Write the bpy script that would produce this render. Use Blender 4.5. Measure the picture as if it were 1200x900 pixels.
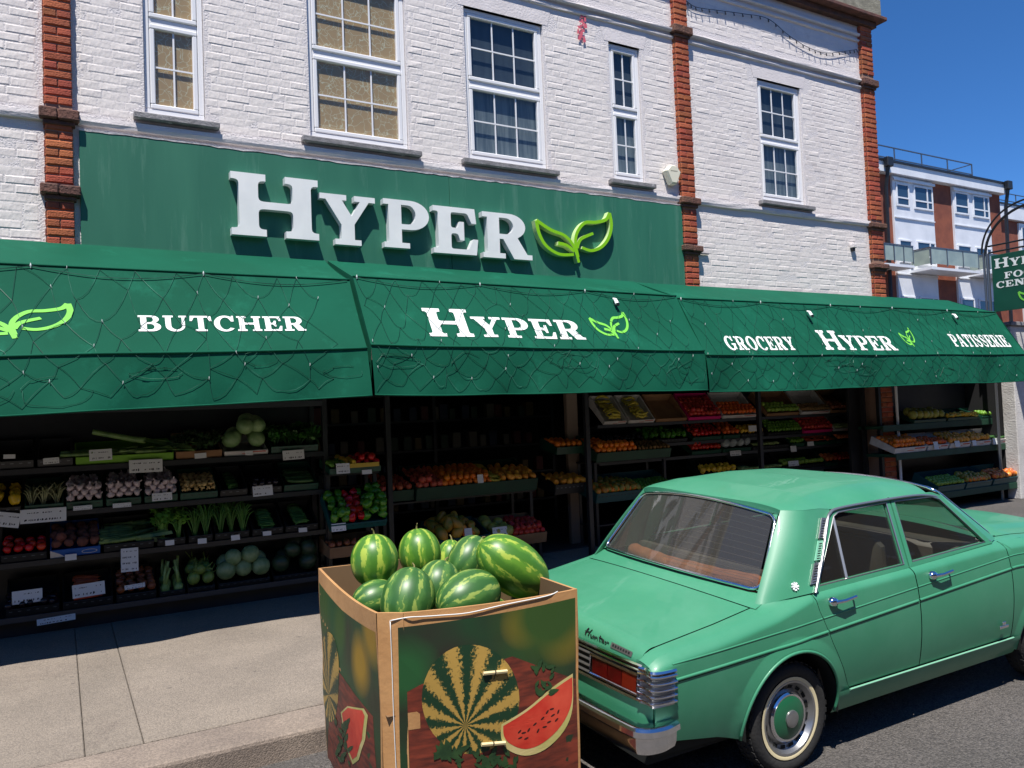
import bpy, bmesh, math, random
import numpy as np
from mathutils import Vector, Matrix, Euler
from mathutils.geometry import tessellate_polygon
random.seed(7)
scene = bpy.context.scene
for o in list(bpy.data.objects): bpy.data.objects.remove(o)

# ------------------------------------------------------------------ camera
CAMH = 1.9
CAMR = np.array([[0.8673723, 0.01606245, -0.49740053],
                 [-0.49606046, -0.05216031, -0.86671986],
                 [-0.03986621, 0.99850954, -0.03727446]])
FPX = 929.0
cam_d = bpy.data.cameras.new('camera'); cam = bpy.data.objects.new('camera', cam_d)
scene.collection.objects.link(cam); scene.camera = cam
cam_d.sensor_width = 36.0; cam_d.lens = FPX / 1200 * 36.0
cam_d.clip_start = 0.05; cam_d.clip_end = 3000
M4 = Matrix.Identity(4)
for i in range(3):
    for j in range(3): M4[i][j] = float(CAMR[i, j])
M4[2][3] = CAMH
cam.matrix_world = M4

# ------------------------------------------------------------------ sky, sun, exposure
SUN = Vector((0.80, 1.0, -2.86)).normalized()        # direction of travel
elev = math.asin(-SUN.z)
world = bpy.data.worlds.new('World'); scene.world = world; world.use_nodes = True
wn = world.node_tree; wn.nodes.clear()
sky = wn.nodes.new('ShaderNodeTexSky'); sky.sky_type = 'NISHITA'; sky.sun_disc = False
sky.sun_elevation = elev; sky.sun_rotation = math.atan2(-SUN.x, -SUN.y)
sky.altitude = 0; sky.air_density = 0.6; sky.dust_density = 0.0; sky.ozone_density = 10.0
bg = wn.nodes.new('ShaderNodeBackground'); bg.inputs[1].default_value = 0.125
wo = wn.nodes.new('ShaderNodeOutputWorld')
hsv = wn.nodes.new('ShaderNodeHueSaturation'); hsv.inputs['Saturation'].default_value = 1.12
wn.links.new(sky.outputs[0], hsv.inputs['Color']); wn.links.new(hsv.outputs[0], bg.inputs[0]); wn.links.new(bg.outputs[0], wo.inputs[0])
sl = bpy.data.lights.new('sun', 'SUN'); sl.energy = 5.0; sl.angle = math.radians(0.53); sl.color = (1.0, 0.955, 0.89)
so = bpy.data.objects.new('sun', sl); scene.collection.objects.link(so)
so.rotation_euler = SUN.to_track_quat('-Z', 'Y').to_euler(); so.location = (-6, -8, 22)
scene.view_settings.view_transform = 'Standard'; scene.view_settings.look = 'None'
scene.view_settings.gamma = 1.0; scene.view_settings.exposure = 0.5
scene.view_settings.use_curve_mapping = False
scene.render.engine = 'CYCLES'
scene.cycles.max_bounces = 6; scene.cycles.diffuse_bounces = 3; scene.cycles.transparent_max_bounces = 16

# ------------------------------------------------------------------ helpers
COL = scene.collection
def ray(px, py):
    v = CAMR @ np.array([px - 600.0, -(py - 450.0), -FPX]); return Vector(v)
CAMP = Vector((0, 0, CAMH))
def wy(px, py, y): r = ray(px, py); return CAMP + r * (y / r.y)        # measured point on a plane y = const
def wz(px, py, z): r = ray(px, py); return CAMP + r * ((z - CAMH) / r.z)
def wpl(px, py, p0, n):
    r = ray(px, py); return CAMP + r * ((p0 - CAMP).dot(n) / r.dot(n))
def proj(p):
    q = CAMR.T @ np.array([p[0], p[1], p[2] - CAMH]); return 600 + FPX * q[0] / -q[2], 450 - FPX * q[1] / -q[2], -q[2]

def lin(r, g, b):
    f = lambda c: (c / 12.92 if c <= .04045 else ((c + .055) / 1.055) ** 2.4)
    return (f(r / 255), f(g / 255), f(b / 255), 1.0)

MATS = {}
def mat(name, col, rough=.6, metal=0.0, col2=None, scale=6.0, bump=0.0, bscale=40.0, spec=.5, coat=0.0, emit=0.0,
        rand=0.0, detail=4.0, coords='Object', stretch=(1, 1, 1), lo=.35, hi=.65, subsurf=0.0, wear=None):
    if name in MATS: return MATS[name]
    m = bpy.data.materials.new(name); m.use_nodes = True; nt = m.node_tree; N = nt.nodes; L = nt.links
    b = N['Principled BSDF']
    b.inputs['Base Color'].default_value = col; b.inputs['Roughness'].default_value = rough
    b.inputs['Metallic'].default_value = metal; b.inputs['Specular IOR Level'].default_value = spec
    b.inputs['Coat Weight'].default_value = coat
    tc = N.new('ShaderNodeTexCoord'); mp = N.new('ShaderNodeMapping'); L.new(tc.outputs[coords], mp.inputs[0])
    mp.inputs['Scale'].default_value = stretch
    last = None
    if col2 is not None:
        n = N.new('ShaderNodeTexNoise'); n.inputs['Scale'].default_value = scale; n.inputs['Detail'].default_value = detail
        L.new(mp.outputs[0], n.inputs['Vector'])
        r = N.new('ShaderNodeValToRGB'); r.color_ramp.elements[0].position = lo; r.color_ramp.elements[1].position = hi
        r.color_ramp.elements[0].color = col; r.color_ramp.elements[1].color = col2
        L.new(n.outputs['Fac'], r.inputs[0]); last = r.outputs[0]
    if wear is not None:                         # (colour, scale, threshold, softness)
        n = N.new('ShaderNodeTexNoise'); n.inputs['Scale'].default_value = wear[1]; n.inputs['Detail'].default_value = 8
        n.inputs['Roughness'].default_value = .7; L.new(mp.outputs[0], n.inputs['Vector'])
        mr = N.new('ShaderNodeMapRange'); mr.inputs[1].default_value = wear[2]; mr.inputs[2].default_value = wear[2] + wear[3]
        L.new(n.outputs['Fac'], mr.inputs[0])
        mx = N.new('ShaderNodeMix'); mx.data_type = 'RGBA'; L.new(mr.outputs[0], mx.inputs[0])
        if last: L.new(last, mx.inputs[6])
        else: mx.inputs[6].default_value = col
        mx.inputs[7].default_value = wear[0]; last = mx.outputs[2]
    if rand > 0:
        oi = N.new('ShaderNodeObjectInfo'); hs = N.new('ShaderNodeHueSaturation')
        m1 = N.new('ShaderNodeMapRange'); m1.inputs[3].default_value = .5 - rand * .05; m1.inputs[4].default_value = .5 + rand * .05
        m2 = N.new('ShaderNodeMapRange'); m2.inputs[3].default_value = 1 - rand; m2.inputs[4].default_value = 1 + rand * .6
        mm = N.new('ShaderNodeMath'); mm.operation = 'FRACT'; mk = N.new('ShaderNodeMath'); mk.operation = 'MULTIPLY'; mk.inputs[1].default_value = 7.31
        L.new(oi.outputs['Random'], m1.inputs[0]); L.new(oi.outputs['Random'], mk.inputs[0]); L.new(mk.outputs[0], mm.inputs[0]); L.new(mm.outputs[0], m2.inputs[0])
        L.new(m1.outputs[0], hs.inputs['Hue']); L.new(m2.outputs[0], hs.inputs['Value'])
        if last: L.new(last, hs.inputs['Color'])
        else: hs.inputs['Color'].default_value = col
        last = hs.outputs[0]
    if last: L.new(last, b.inputs['Base Color'])
    if bump > 0:
        n = N.new('ShaderNodeTexNoise'); n.inputs['Scale'].default_value = bscale; n.inputs['Detail'].default_value = 5
        L.new(mp.outputs[0], n.inputs['Vector'])
        bp = N.new('ShaderNodeBump'); bp.inputs['Strength'].default_value = bump; bp.inputs['Distance'].default_value = .02
        L.new(n.outputs['Fac'], bp.inputs['Height']); L.new(bp.outputs[0], b.inputs['Normal'])
    if emit > 0:
        b.inputs['Emission Color'].default_value = col; b.inputs['Emission Strength'].default_value = emit
    MATS[name] = m; return m

class MB:
    def __init__(s): s.v = []; s.f = []
    def add(s, vs, fs):
        n = len(s.v); s.v += [tuple(v) for v in vs]; s.f += [tuple(i + n for i in f) for f in fs]; return s
    def box(s, x0, x1, y0, y1, z0, z1):
        return s.add([(x0,y0,z0),(x1,y0,z0),(x1,y1,z0),(x0,y1,z0),(x0,y0,z1),(x1,y0,z1),(x1,y1,z1),(x0,y1,z1)],
              [(0,3,2,1),(4,5,6,7),(0,1,5,4),(1,2,6,5),(2,3,7,6),(3,0,4,7)])
    def cbox(s, x0, x1, y0, y1, z0, z1, c=.004):       # chamfered box
        vs = []; X=(x0,x1); Y=(y0,y1); Z=(z0,z1)
        bm = bmesh.new(); bmesh.ops.create_cube(bm, size=1)
        for v in bm.verts:
            v.co = Vector((x0 if v.co.x < 0 else x1, y0 if v.co.y < 0 else y1, z0 if v.co.z < 0 else z1))
        bmesh.ops.bevel(bm, geom=bm.edges[:], offset=c, segments=1, affect='EDGES')
        bm.verts.index_update()
        s.add([v.co[:] for v in bm.verts], [[v.index for v in f.verts] for f in bm.faces]); bm.free(); return s
    def grid(s, fn, nu, nv, flip=False):               # fn(u,v) for u,v in 0..1
        n = len(s.v)
        for i in range(nu + 1):
            for j in range(nv + 1): s.v.append(tuple(fn(i / nu, j / nv)))
        for i in range(nu):
            for j in range(nv):
                a = n + i * (nv + 1) + j; q = (a, a + nv + 1, a + nv + 2, a + 1)
                s.f.append(q[::-1] if flip else q)
        return s
    def tube(s, path, rad, seg=6, cap=True, closed=False):
        P = [Vector(p) for p in path]; n = len(P); R = rad if hasattr(rad, '__len__') else [rad] * n
        base = len(s.v); up = None
        for i in range(n):
            if closed: t = P[(i+1) % n] - P[i-1]
            else: t = P[min(i+1, n-1)] - P[max(i-1, 0)]
            t = t.normalized() if t.length > 1e-9 else Vector((0,0,1))
            if up is None: up = t.orthogonal().normalized()
            else:
                up = up - t * up.dot(t); up = up.normalized() if up.length > 1e-6 else t.orthogonal().normalized()
            w = t.cross(up)
            for k in range(seg):
                a = 2 * math.pi * k / seg; s.v.append(tuple(P[i] + (up * math.cos(a) + w * math.sin(a)) * R[i]))
        for i in range(n if closed else n - 1):
            for k in range(seg):
                a = base + i * seg + k; b = base + i * seg + (k+1) % seg
                c = base + ((i+1) % n) * seg + (k+1) % seg; d = base + ((i+1) % n) * seg + k
                s.f.append((a, b, c, d))
        if cap and not closed:
            s.f.append(tuple(base + k for k in range(seg))[::-1]); s.f.append(tuple(base + (n-1) * seg + k for k in range(seg)))
        return s
    def lathe(s, prof, seg=16, axis='z', c=(0,0,0)):   # prof: (r, h)
        base = len(s.v); c = Vector(c)
        for r, h in prof:
            for k in range(seg):
                a = 2 * math.pi * k / seg; x, y = r * math.cos(a), r * math.sin(a)
                p = {'z': (x, y, h), 'y': (x, h, y), 'x': (h, x, y)}[axis]; s.v.append(tuple(Vector(p) + c))
        for i in range(len(prof) - 1):
            for k in range(seg):
                s.f.append((base + i*seg + k, base + i*seg + (k+1) % seg, base + (i+1)*seg + (k+1) % seg, base + (i+1)*seg + k))
        return s
    def poly(s, loops, fn, depth=None, sides=True):    # filled outline with holes; fn(a,b,d)->3d
        flat = [p for l in loops for p in l]
        tris = tessellate_polygon([[Vector((p[0], p[1], 0)) for p in l] for l in loops])
        base = len(s.v); s.v += [tuple(fn(p[0], p[1], 0.0)) for p in flat]; s.f += [tuple(base + i for i in t) for t in tris]
        if depth:
            b2 = len(s.v); s.v += [tuple(fn(p[0], p[1], depth)) for p in flat]
            k = 0
            for l in loops:
                n = len(l)
                for i in range(n): s.f.append((base+k+i, base+k+(i+1) % n, b2+k+(i+1) % n, b2+k+i))
                k += n
        return s
    def mesh(s, name, m=None, smooth=False, fix=True):
        me = bpy.data.meshes.new(name); me.from_pydata(s.v, [], s.f); me.validate()
        if fix:
            bm = bmesh.new(); bm.from_mesh(me); bmesh.ops.recalc_face_normals(bm, faces=bm.faces); bm.to_mesh(me); bm.free()
        if smooth is True: me.polygons.foreach_set('use_smooth', [True] * len(me.polygons))
        elif smooth:
            me.polygons.foreach_set('use_smooth', [True] * len(me.polygons)); me.set_sharp_from_angle(angle=math.radians(smooth))
        if m: me.materials.append(m)
        return me
    def build(s, name, m, parent=None, smooth=False, fix=True): return link(name, s.mesh(name, m, smooth, fix), parent)

WORLDM = {}
def wmat(o): return WORLDM.get(o.name, Matrix.Identity(4))
def link(name, me, parent=None, M=None):
    o = bpy.data.objects.new(name, me); COL.objects.link(o)
    if M is not None: o.matrix_basis = M
    if parent is not None:
        o.parent = parent; o.matrix_parent_inverse = wmat(parent).inverted()      # vertices are in world space
        WORLDM[o.name] = M if M is not None else Matrix.Identity(4)
    else: WORLDM[o.name] = M if M is not None else Matrix.Identity(4)
    return o
def thing(name, label, cat, loc=(0,0,0), group=None, parent=None, M=None):
    o = bpy.data.objects.new(name, None); COL.objects.link(o); o.empty_display_size = .2
    o.matrix_basis = M if M is not None else Matrix.Translation(loc); WORLDM[o.name] = o.matrix_basis.copy()
    if parent is not None:
        o.parent = parent; o.matrix_parent_inverse = wmat(parent).inverted()
    elif label: tag(o, label, cat, group)
    return o
def tag(o, label=None, cat=None, group=None, kind=None):
    if label: o['label'] = label
    if cat: o['category'] = cat
    if group: o['group'] = group
    if kind: o['kind'] = kind
    return o
def sub(name, parent, loc=(0,0,0)): return thing(name, None, None, loc, parent=parent)
def lerp(a, b, t): return a + (b - a) * t
def interp(x, xs, ys): return float(np.interp(x, xs, ys))
def smoothpath(pts, n=6):                               # catmull-rom
    P = [Vector(p) for p in pts]; out = []
    for i in range(len(P) - 1):
        a, b, c, d = P[max(i-1,0)], P[i], P[i+1], P[min(i+2, len(P)-1)]
        for k in range(n):
            t = k / n; out.append(.5 * ((2*b) + (c-a)*t + (2*a-5*b+4*c-d)*t*t + (3*b-a-3*c+d)*t**3))
    out.append(P[-1]); return out
def rnd(a, b): return random.uniform(a, b)

# ------------------------------------------------------------------ slab-serif lettering
def arc(cx, cy, rx, ry, a0, a1, n=14):
    return [(cx + rx*math.cos(math.radians(lerp(a0,a1,i/n))), cy + ry*math.sin(math.radians(lerp(a0,a1,i/n)))) for i in range(n+1)]
def fillet(P, r=.05, n=3):
    A = sum(P[i-1][0]*P[i][1] - P[i][0]*P[i-1][1] for i in range(len(P)))
    out = []
    for i in range(len(P)):
        a, b, c = Vector(P[i-1]), Vector(P[i]), Vector(P[(i+1) % len(P)])
        u, v = a - b, c - b; cr = (b-a).x*(c-b).y - (b-a).y*(c-b).x
        if cr * A < -1e-4 and u.length > .07 and v.length > .04 and abs(u.normalized().dot(v.normalized())) < .6:
            q = min(r, u.length*.9, v.length*.9); p0 = b + u.normalized()*q; p1 = b + v.normalized()*q
            for k in range(n+1):
                t = k/n; out.append(tuple(p0*(1-t)**2 + b*2*t*(1-t) + p1*t*t))
        else: out.append(tuple(b))
    return out
def strokepoly(pts, w0, w1=None, n=5):
    P = smoothpath([(p[0], p[1], 0) for p in pts], n); W = w0 if callable(w0) else (lambda t: lerp(w0, w1 if w1 is not None else w0, t))
    Lp, Rp = [], []
    for i, p in enumerate(P):
        t = (P[min(i+1, len(P)-1)] - P[max(i-1, 0)]).normalized(); nn = Vector((-t.y, t.x, 0)) * W(i/(len(P)-1)) * .5
        Lp.append((p+nn)[:2]); Rp.append((p-nn)[:2])
    return Lp + Rp[::-1]
GL = {}
GL['H'] = (1.16, [fillet([(0,0),(.45,0),(.45,.11),(.35,.11),(.35,.44),(.81,.44),(.81,.11),(.71,.11),(.71,0),(1.16,0),(1.16,.11),(1.06,.11),(1.06,.89),(1.16,.89),(1.16,1),(.71,1),(.71,.89),(.81,.89),(.81,.56),(.35,.56),(.35,.89),(.45,.89),(.45,1),(0,1),(0,.89),(.1,.89),(.1,.11),(0,.11)], .07)])
GL['I'] = (.47, [fillet([(0,0),(.47,0),(.47,.11),(.36,.11),(.36,.89),(.47,.89),(.47,1),(0,1),(0,.89),(.11,.89),(.11,.11),(0,.11)])])
GL['T'] = (1.0, [fillet([(.23,0),(.77,0),(.77,.11),(.63,.11),(.63,.89),(.8,.89),(.9,.66),(1.0,.66),(.97,1),(.03,1),(0,.66),(.1,.66),(.2,.89),(.37,.89),(.37,.11),(.23,.11)])])
GL['E'] = (.92, [fillet([(0,0),(.88,0),(.92,.34),(.82,.34),(.72,.11),(.36,.11),(.36,.44),(.5,.44),(.54,.3),(.63,.3),(.63,.7),(.54,.7),(.5,.56),(.36,.56),(.36,.89),(.70,.89),(.79,.68),(.89,.68),(.86,1),(0,1),(0,.89),(.1,.89),(.1,.11),(0,.11)])])
GL['F'] = (.87, [fillet([(0,0),(.5,0),(.5,.11),(.36,.11),(.36,.44),(.5,.44),(.54,.3),(.63,.3),(.63,.7),(.54,.7),(.5,.56),(.36,.56),(.36,.89),(.68,.89),(.77,.66),(.87,.66),(.84,1),(0,1),(0,.89),(.1,.89),(.1,.11),(0,.11)])])
GL['P'] = (.94, [fillet([(0,0),(.52,0),(.52,.11),(.36,.11),(.36,.39)] , 0) + arc(.55,.695,.39,.305,-90,90) + [(0,1),(0,.89),(.1,.89),(.1,.11),(0,.11)], [(.36,.5)] + arc(.5,.7,.16,.2,-90,90,10) + [(.36,.9)]])
GL['R'] = (1.06, [[(0,0),(.48,0),(.48,.11),(.36,.11),(.36,.43),(.44,.43),(.67,0),(1.08,0),(1.08,.11),(.97,.11),(.76,.47)] + arc(.58,.72,.36,.28,-55,90) + [(0,1),(0,.89),(.1,.89),(.1,.11),(0,.11)], [(.36,.54)] + arc(.5,.72,.17,.18,-90,90,10) + [(.36,.9)]])
GL['B'] = (.97, [[(0,0)] + arc(.58,.28,.39,.28,-90,62) + arc(.55,.76,.35,.24,-48,90) + [(0,1),(0,.89),(.1,.89),(.1,.11),(0,.11)], [(.36,.11)] + arc(.52,.285,.17,.175,-90,90,8) + [(.36,.46)], [(.36,.57)] + arc(.5,.735,.15,.165,-90,90,8) + [(.36,.9)]])
GL['D'] = (1.02, [[(0,0)] + arc(.5,.5,.52,.5,-90,90) + [(0,1),(0,.89),(.1,.89),(.1,.11),(0,.11)], [(.36,.11)] + arc(.48,.5,.26,.39,-90,90,10) + [(.36,.89)]])
GL['O'] = (1.06, [arc(.53,.5,.53,.53,0,345,23), arc(.53,.5,.26,.41,0,345,23)])
GL['C'] = (.98, [arc(.52,.5,.52,.53,62,322,20) + arc(.54,.5,.27,.41,318,50,16) + [(.80,.64),(.93,.64),(.93,1.02),(.85,1.02),(.82,.94)]])
GL['G'] = (1.08, [arc(.52,.5,.52,.53,62,300,18) + [(.88,.12),(.98,0.02),(.98,.38),(1.06,.38),(1.06,.48),(.62,.48),(.62,.38),(.74,.38),(.74,.2)] + arc(.54,.5,.27,.41,290,50,16) + [(.80,.66),(.93,.66),(.93,1.02),(.85,1.02),(.82,.94)]])
GL['U'] = (1.08, [[(0,1),(0,.89),(.1,.89)] + arc(.53,.35,.43,.37,180,360,16) + [(.96,.89),(1.06,.89),(1.06,1),(.7,1),(.7,.89),(.83,.89)] + arc(.59,.35,.24,.24,360,180,12) + [(.35,.89),(.45,.89),(.45,1)]])
GL['N'] = (1.1, [[(0,0),(.42,0),(.42,.11),(.3,.11),(.3,.66),(.78,0),(1.0,0),(1.0,.89),(1.1,.89),(1.1,1),(.7,1),(.7,.89),(.83,.89),(.83,.42),(.42,1),(0,1),(0,.89),(.12,.89),(.12,.11),(0,.11)]])
GL['A'] = (1.08, [[(-.02,0),(.36,0),(.36,.11),(.27,.11),(.32,.27),(.66,.27),(.71,.11),(.62,.11),(.62,0),(1.1,0),(1.1,.11),(1.0,.11),(.67,1),(.4,1),(.08,.11),(-.02,.11)], [(.365,.38),(.62,.38),(.49,.76)]])
GL['Y'] = (1.06, [[(.26,0),(.78,0),(.78,.11),(.65,.11),(.65,.42),(.95,.89),(1.08,.89),(1.08,1),(.66,1),(.66,.89),(.77,.89),(.6,.58),(.41,.89),(.5,.89),(.5,1),(-.02,1),(-.02,.89),(.09,.89),(.39,.40),(.39,.11),(.26,.11)]])
GL['S'] = (.9, [strokepoly([(.80,.66),(.74,.86),(.48,.945),(.24,.88),(.2,.72),(.34,.58),(.52,.51),(.7,.40),(.75,.24),(.62,.09),(.4,.055),(.18,.14),(.1,.36)], lambda t: .10 + .17 * max(0, 1 - abs(t - .5) * 2.6), None, 4)])
def word_polys(txt, big=None, gap=.1):
    """outlines of a word, baseline 0, capital height 1; the first letter may be larger (big)"""
    x = 0; out = []
    for i, ch in enumerate(txt):
        if ch == ' ': x += .55; continue
        s = (big if (big and i == 0) else 1.0); w, loops = GL[ch]
        out.append((ch, x, w*s, [[(x + p[0]*s, p[1]*s) for p in l] for l in loops])); x += w*s + gap
    return x - gap, out
LEAF = [ # strokes in a 217 x 147 box (y up), closed leaf pairs of the sprout emblem
    [(4,105),(42,84),(80,72),(103,46),(115,6)], [(4,105),(10,72),(28,42),(62,24),(102,26)], [(60,52),(84,48),(104,34)],
    [(210,145),(198,126),(168,116),(138,112),(116,88),(108,58),(114,20)], [(210,145),(214,112),(204,78),(182,52),(152,40),(126,46)], [(112,44),(124,68),(160,86)]]
def leaf_polys(w=13):
    return [strokepoly([(p[0]/217, p[1]/217) for p in s], w/217, w/217*.8) for s in LEAF]
# ------------------------------------------------------------------ materials of the setting
M_white = mat('painted_brick_white', lin(229,222,217), .75, col2=lin(220,212,208), scale=3, bump=.28, bscale=24, stretch=(1,1,.6), wear=(lin(186,178,176), 2.2, .60, .16))
M_mort = mat('painted_joint_white', lin(219,213,212), .8, bump=.5, bscale=60)
M_render = mat('painted_render_white', lin(226,219,218), .75, col2=lin(216,209,208), scale=5, bump=.3, bscale=40, wear=(lin(150,144,140), 4, .66, .1))
M_red = mat('red_brick', lin(186,98,62), .85, col2=lin(158,80,54), scale=9, bump=.5, bscale=70, rand=.22, wear=(lin(86,50,44), 7, .58, .14))
M_redm = mat('brick_joint', lin(150,118,100), .9, bump=.4, bscale=80)
M_cap = mat('brown_brick_cap', lin(112,76,62), .85, col2=lin(82,58,50), scale=8, bump=.6, bscale=50, rand=.2, wear=(lin(150,128,112), 9, .64, .1))
M_upvc = mat('white_window_plastic', lin(232,232,234), .35)
M_sill = mat('grey_sill', lin(140,138,140), .8, col2=lin(118,116,118), scale=10, bump=.4, bscale=50, wear=(lin(196,194,194), 12, .6, .08))
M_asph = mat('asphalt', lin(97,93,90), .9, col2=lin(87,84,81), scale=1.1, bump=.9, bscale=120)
M_conc = mat('concrete_paving', lin(134,124,113), .9, col2=lin(123,114,104), scale=2.0, bump=.35, bscale=90, wear=(lin(112,102,94), 3.1, .56, .2), rand=.05, coords='Object')
M_kerb = mat('kerb_concrete', lin(134,122,111), .9, col2=lin(119,108,99), scale=3, bump=.22, bscale=80)
M_joint = mat('paving_joint', lin(78,71,65), .95)
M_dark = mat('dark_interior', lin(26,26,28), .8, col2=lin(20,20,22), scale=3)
M_black = mat('black_metal', lin(26,27,30), .45, col2=lin(34,35,38), scale=8)

def speckle(m, scale, amount, dark, light):
    """stone flecks in a ground material"""
    nt = m.node_tree; N = nt.nodes; L = nt.links; b = N['Principled BSDF']
    src = b.inputs['Base Color'].links[0].from_socket
    tc = N.new('ShaderNodeTexCoord'); v = N.new('ShaderNodeTexVoronoi'); v.inputs['Scale'].default_value = scale; L.new(tc.outputs['Object'], v.inputs['Vector'])
    sp = N.new('ShaderNodeSeparateColor'); L.new(v.outputs['Color'], sp.inputs[0])
    r = N.new('ShaderNodeValToRGB'); e = r.color_ramp.elements; e[0].position = 0; e[0].color = dark; e[1].position = 1; e[1].color = light
    L.new(sp.outputs[0], r.inputs[0])
    mx = N.new('ShaderNodeMix'); mx.data_type = 'RGBA'; mx.blend_type = 'MULTIPLY'; mx.inputs[0].default_value = amount
    L.new(src, mx.inputs[6]); L.new(r.outputs[0], mx.inputs[7]); L.new(mx.outputs[2], b.inputs['Base Color'])
    bp = [n for n in N if n.type == 'BUMP']
    if bp:
        ad = N.new('ShaderNodeMath'); ad.operation = 'MULTIPLY_ADD'; L.new(v.outputs['Distance'], ad.inputs[0]); ad.inputs[1].default_value = -.9
        L.new(bp[0].inputs['Height'].links[0].from_socket, ad.inputs[2]); L.new(ad.outputs[0], bp[0].inputs['Height'])
def gum(m, scale, size, colr):
    nt = m.node_tree; N = nt.nodes; L = nt.links; b = N['Principled BSDF']; src = b.inputs['Base Color'].links[0].from_socket
    tc = N.new('ShaderNodeTexCoord'); v = N.new('ShaderNodeTexVoronoi'); v.inputs['Scale'].default_value = scale; L.new(tc.outputs['Object'], v.inputs['Vector'])
    sp = N.new('ShaderNodeSeparateColor'); L.new(v.outputs['Color'], sp.inputs[0]); ml = N.new('ShaderNodeMath'); ml.operation = 'MULTIPLY'; ml.inputs[1].default_value = size; L.new(sp.outputs[1], ml.inputs[0])
    lt = N.new('ShaderNodeMath'); lt.operation = 'LESS_THAN'; L.new(v.outputs['Distance'], lt.inputs[0]); L.new(ml.outputs[0], lt.inputs[1]); k = N.new('ShaderNodeMath'); k.operation = 'MULTIPLY'; k.inputs[1].default_value = .55; L.new(lt.outputs[0], k.inputs[0])
    mx = N.new('ShaderNodeMix'); mx.data_type = 'RGBA'; L.new(k.outputs[0], mx.inputs[0]); L.new(src, mx.inputs[6]); mx.inputs[7].default_value = colr; L.new(mx.outputs[2], b.inputs['Base Color'])
gum(M_conc, 5.5, .12, lin(88,82,78)); gum(M_asph, 3.0, .05, lin(60,58,58))
speckle(M_asph, 95, .55, (.38,.38,.38,1), (2.0,1.95,1.9,1))
speckle(M_conc, 120, .5, (.6,.6,.6,1), (1.45,1.42,1.38,1))
speckle(M_kerb, 120, .5, (.55,.55,.55,1), (1.5,1.46,1.42,1))

# ------------------------------------------------------------------ ground
D = 8.0                                                 # facade plane
KY = 4.66                                               # kerb face
def road_z(y): return 0.0436 * (max(y, -3) - 2.98) - .03 - .065 * max(0, min(1, (y - 4.38)/.26))
PAV = .12
g = MB()
xs = [-900, -60, -12, 0, 12, 60, 900]; ys = [-900, -60, -12, -3, 0, 4.38, 4.51, KY - .02, KY + .06]
for i in range(len(xs)-1):
    for j in range(len(ys)-1):
        g.add([(xs[i],ys[j],road_z(ys[j])),(xs[i+1],ys[j],road_z(ys[j])),(xs[i+1],ys[j+1],road_z(ys[j+1])),(xs[i],ys[j+1],road_z(ys[j+1]))], [(0,1,2,3)])
tag(g.build('road', M_asph), kind='structure')
base_z = PAV - .06
tag(MB().add([(-900,KY+.06,base_z),(900,KY+.06,base_z),(900,900,base_z),(-900,900,base_z)], [(0,1,2,3)]).build('ground', M_asph), kind='structure')
pav = tag(MB().box(-30, 40, KY + .05, 14, base_z - .05, PAV - .032).build('pavement', M_joint), kind='structure')
jx = [-30, -21, -13, -6.6, -4.55, -2.4, .10, .395, 3.4, 5.2, 7.4, 9.6, 11.9, 14.2, 18, 24, 31, 40]
jy = [5.045, 6.75, 8.6]
for i in range(len(jx) - 1):
    for j in range(len(jy) - 1):
        if jx[i+1] < -10 or jx[i] > 26:
            if j: continue
            y1 = jy[-1]
        else: y1 = jy[j+1]
        if jx[i] > -1 and jx[i] < .3 and j == 0: pass
        g_ = .0018
        dz = rnd(-.002, .002)
        MB().cbox(jx[i]+g_, jx[i+1]-g_, jy[j]+g_, y1-g_, PAV-.05, PAV+dz, .006).build('paving_slab', M_conc if jx[i] < 9 else M_asph, pav)  # right-hand slabs in dark asphalt, shade put into their colour
kerb = tag(MB().box(-30, 40, KY + .03, 5.0, road_z(KY) - .2, PAV - .034).build('kerb', M_joint), kind='structure')
x = -30
while x < 40:
    st = MB(); prof = [(KY, road_z(KY) - .12), (KY + .004, PAV - .022), (KY + .010, PAV - .006), (KY + .022, PAV), (5.012, PAV), (5.012, PAV - .12)]
    a, b = x + .001, x + 3.658
    st.add([(a, p[0], p[1]) for p in prof] + [(b, p[0], p[1]) for p in prof], [(k, k+1, k+7, k+6) for k in range(5)] + [tuple(range(6)), tuple(range(11, 5, -1))])
    o = st.build('kerb_stone', M_kerb, kerb); o.matrix_basis = Matrix.Translation((0, rnd(-.004, .004), rnd(-.003, .003))); x += 3.66

# ------------------------------------------------------------------ unseen terrace across the road, added to cut sky light
op = thing('sky_block_terrace', 'unseen row of brick houses added across the road to block sky light', 'building', (5, -13, -.2))
MB().box(-70, 80, -22, -13, -.3, 9.5).build('wall', mat('opposite_brick', lin(128,84,66), .9, col2=lin(106,70,58), scale=3), op)
MB().add([(-70.3,-12.7,9.5),(80.3,-12.7,9.5),(80.3,-17.5,12),(-70.3,-17.5,12),(80.3,-22.3,9.5),(-70.3,-22.3,9.5)], [(0,1,2,3),(3,2,4,5),(0,3,5),(1,4,2)]).build('roof', mat('slate', lin(70,72,78), .7), op)
for k in range(30):
    for z0 in (.9, 4.2, 7.0):
        MB().box(-68+k*5, -66.4+k*5, -13.02, -12.98, z0, z0+1.7).build('window', mat('opposite_window', lin(70,84,96), .2), op); MB().box(-68.1+k*5, -66.3+k*5, -13.1, -12.95, z0-.12, z0-.02).build('sill', M_render, op)
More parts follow.
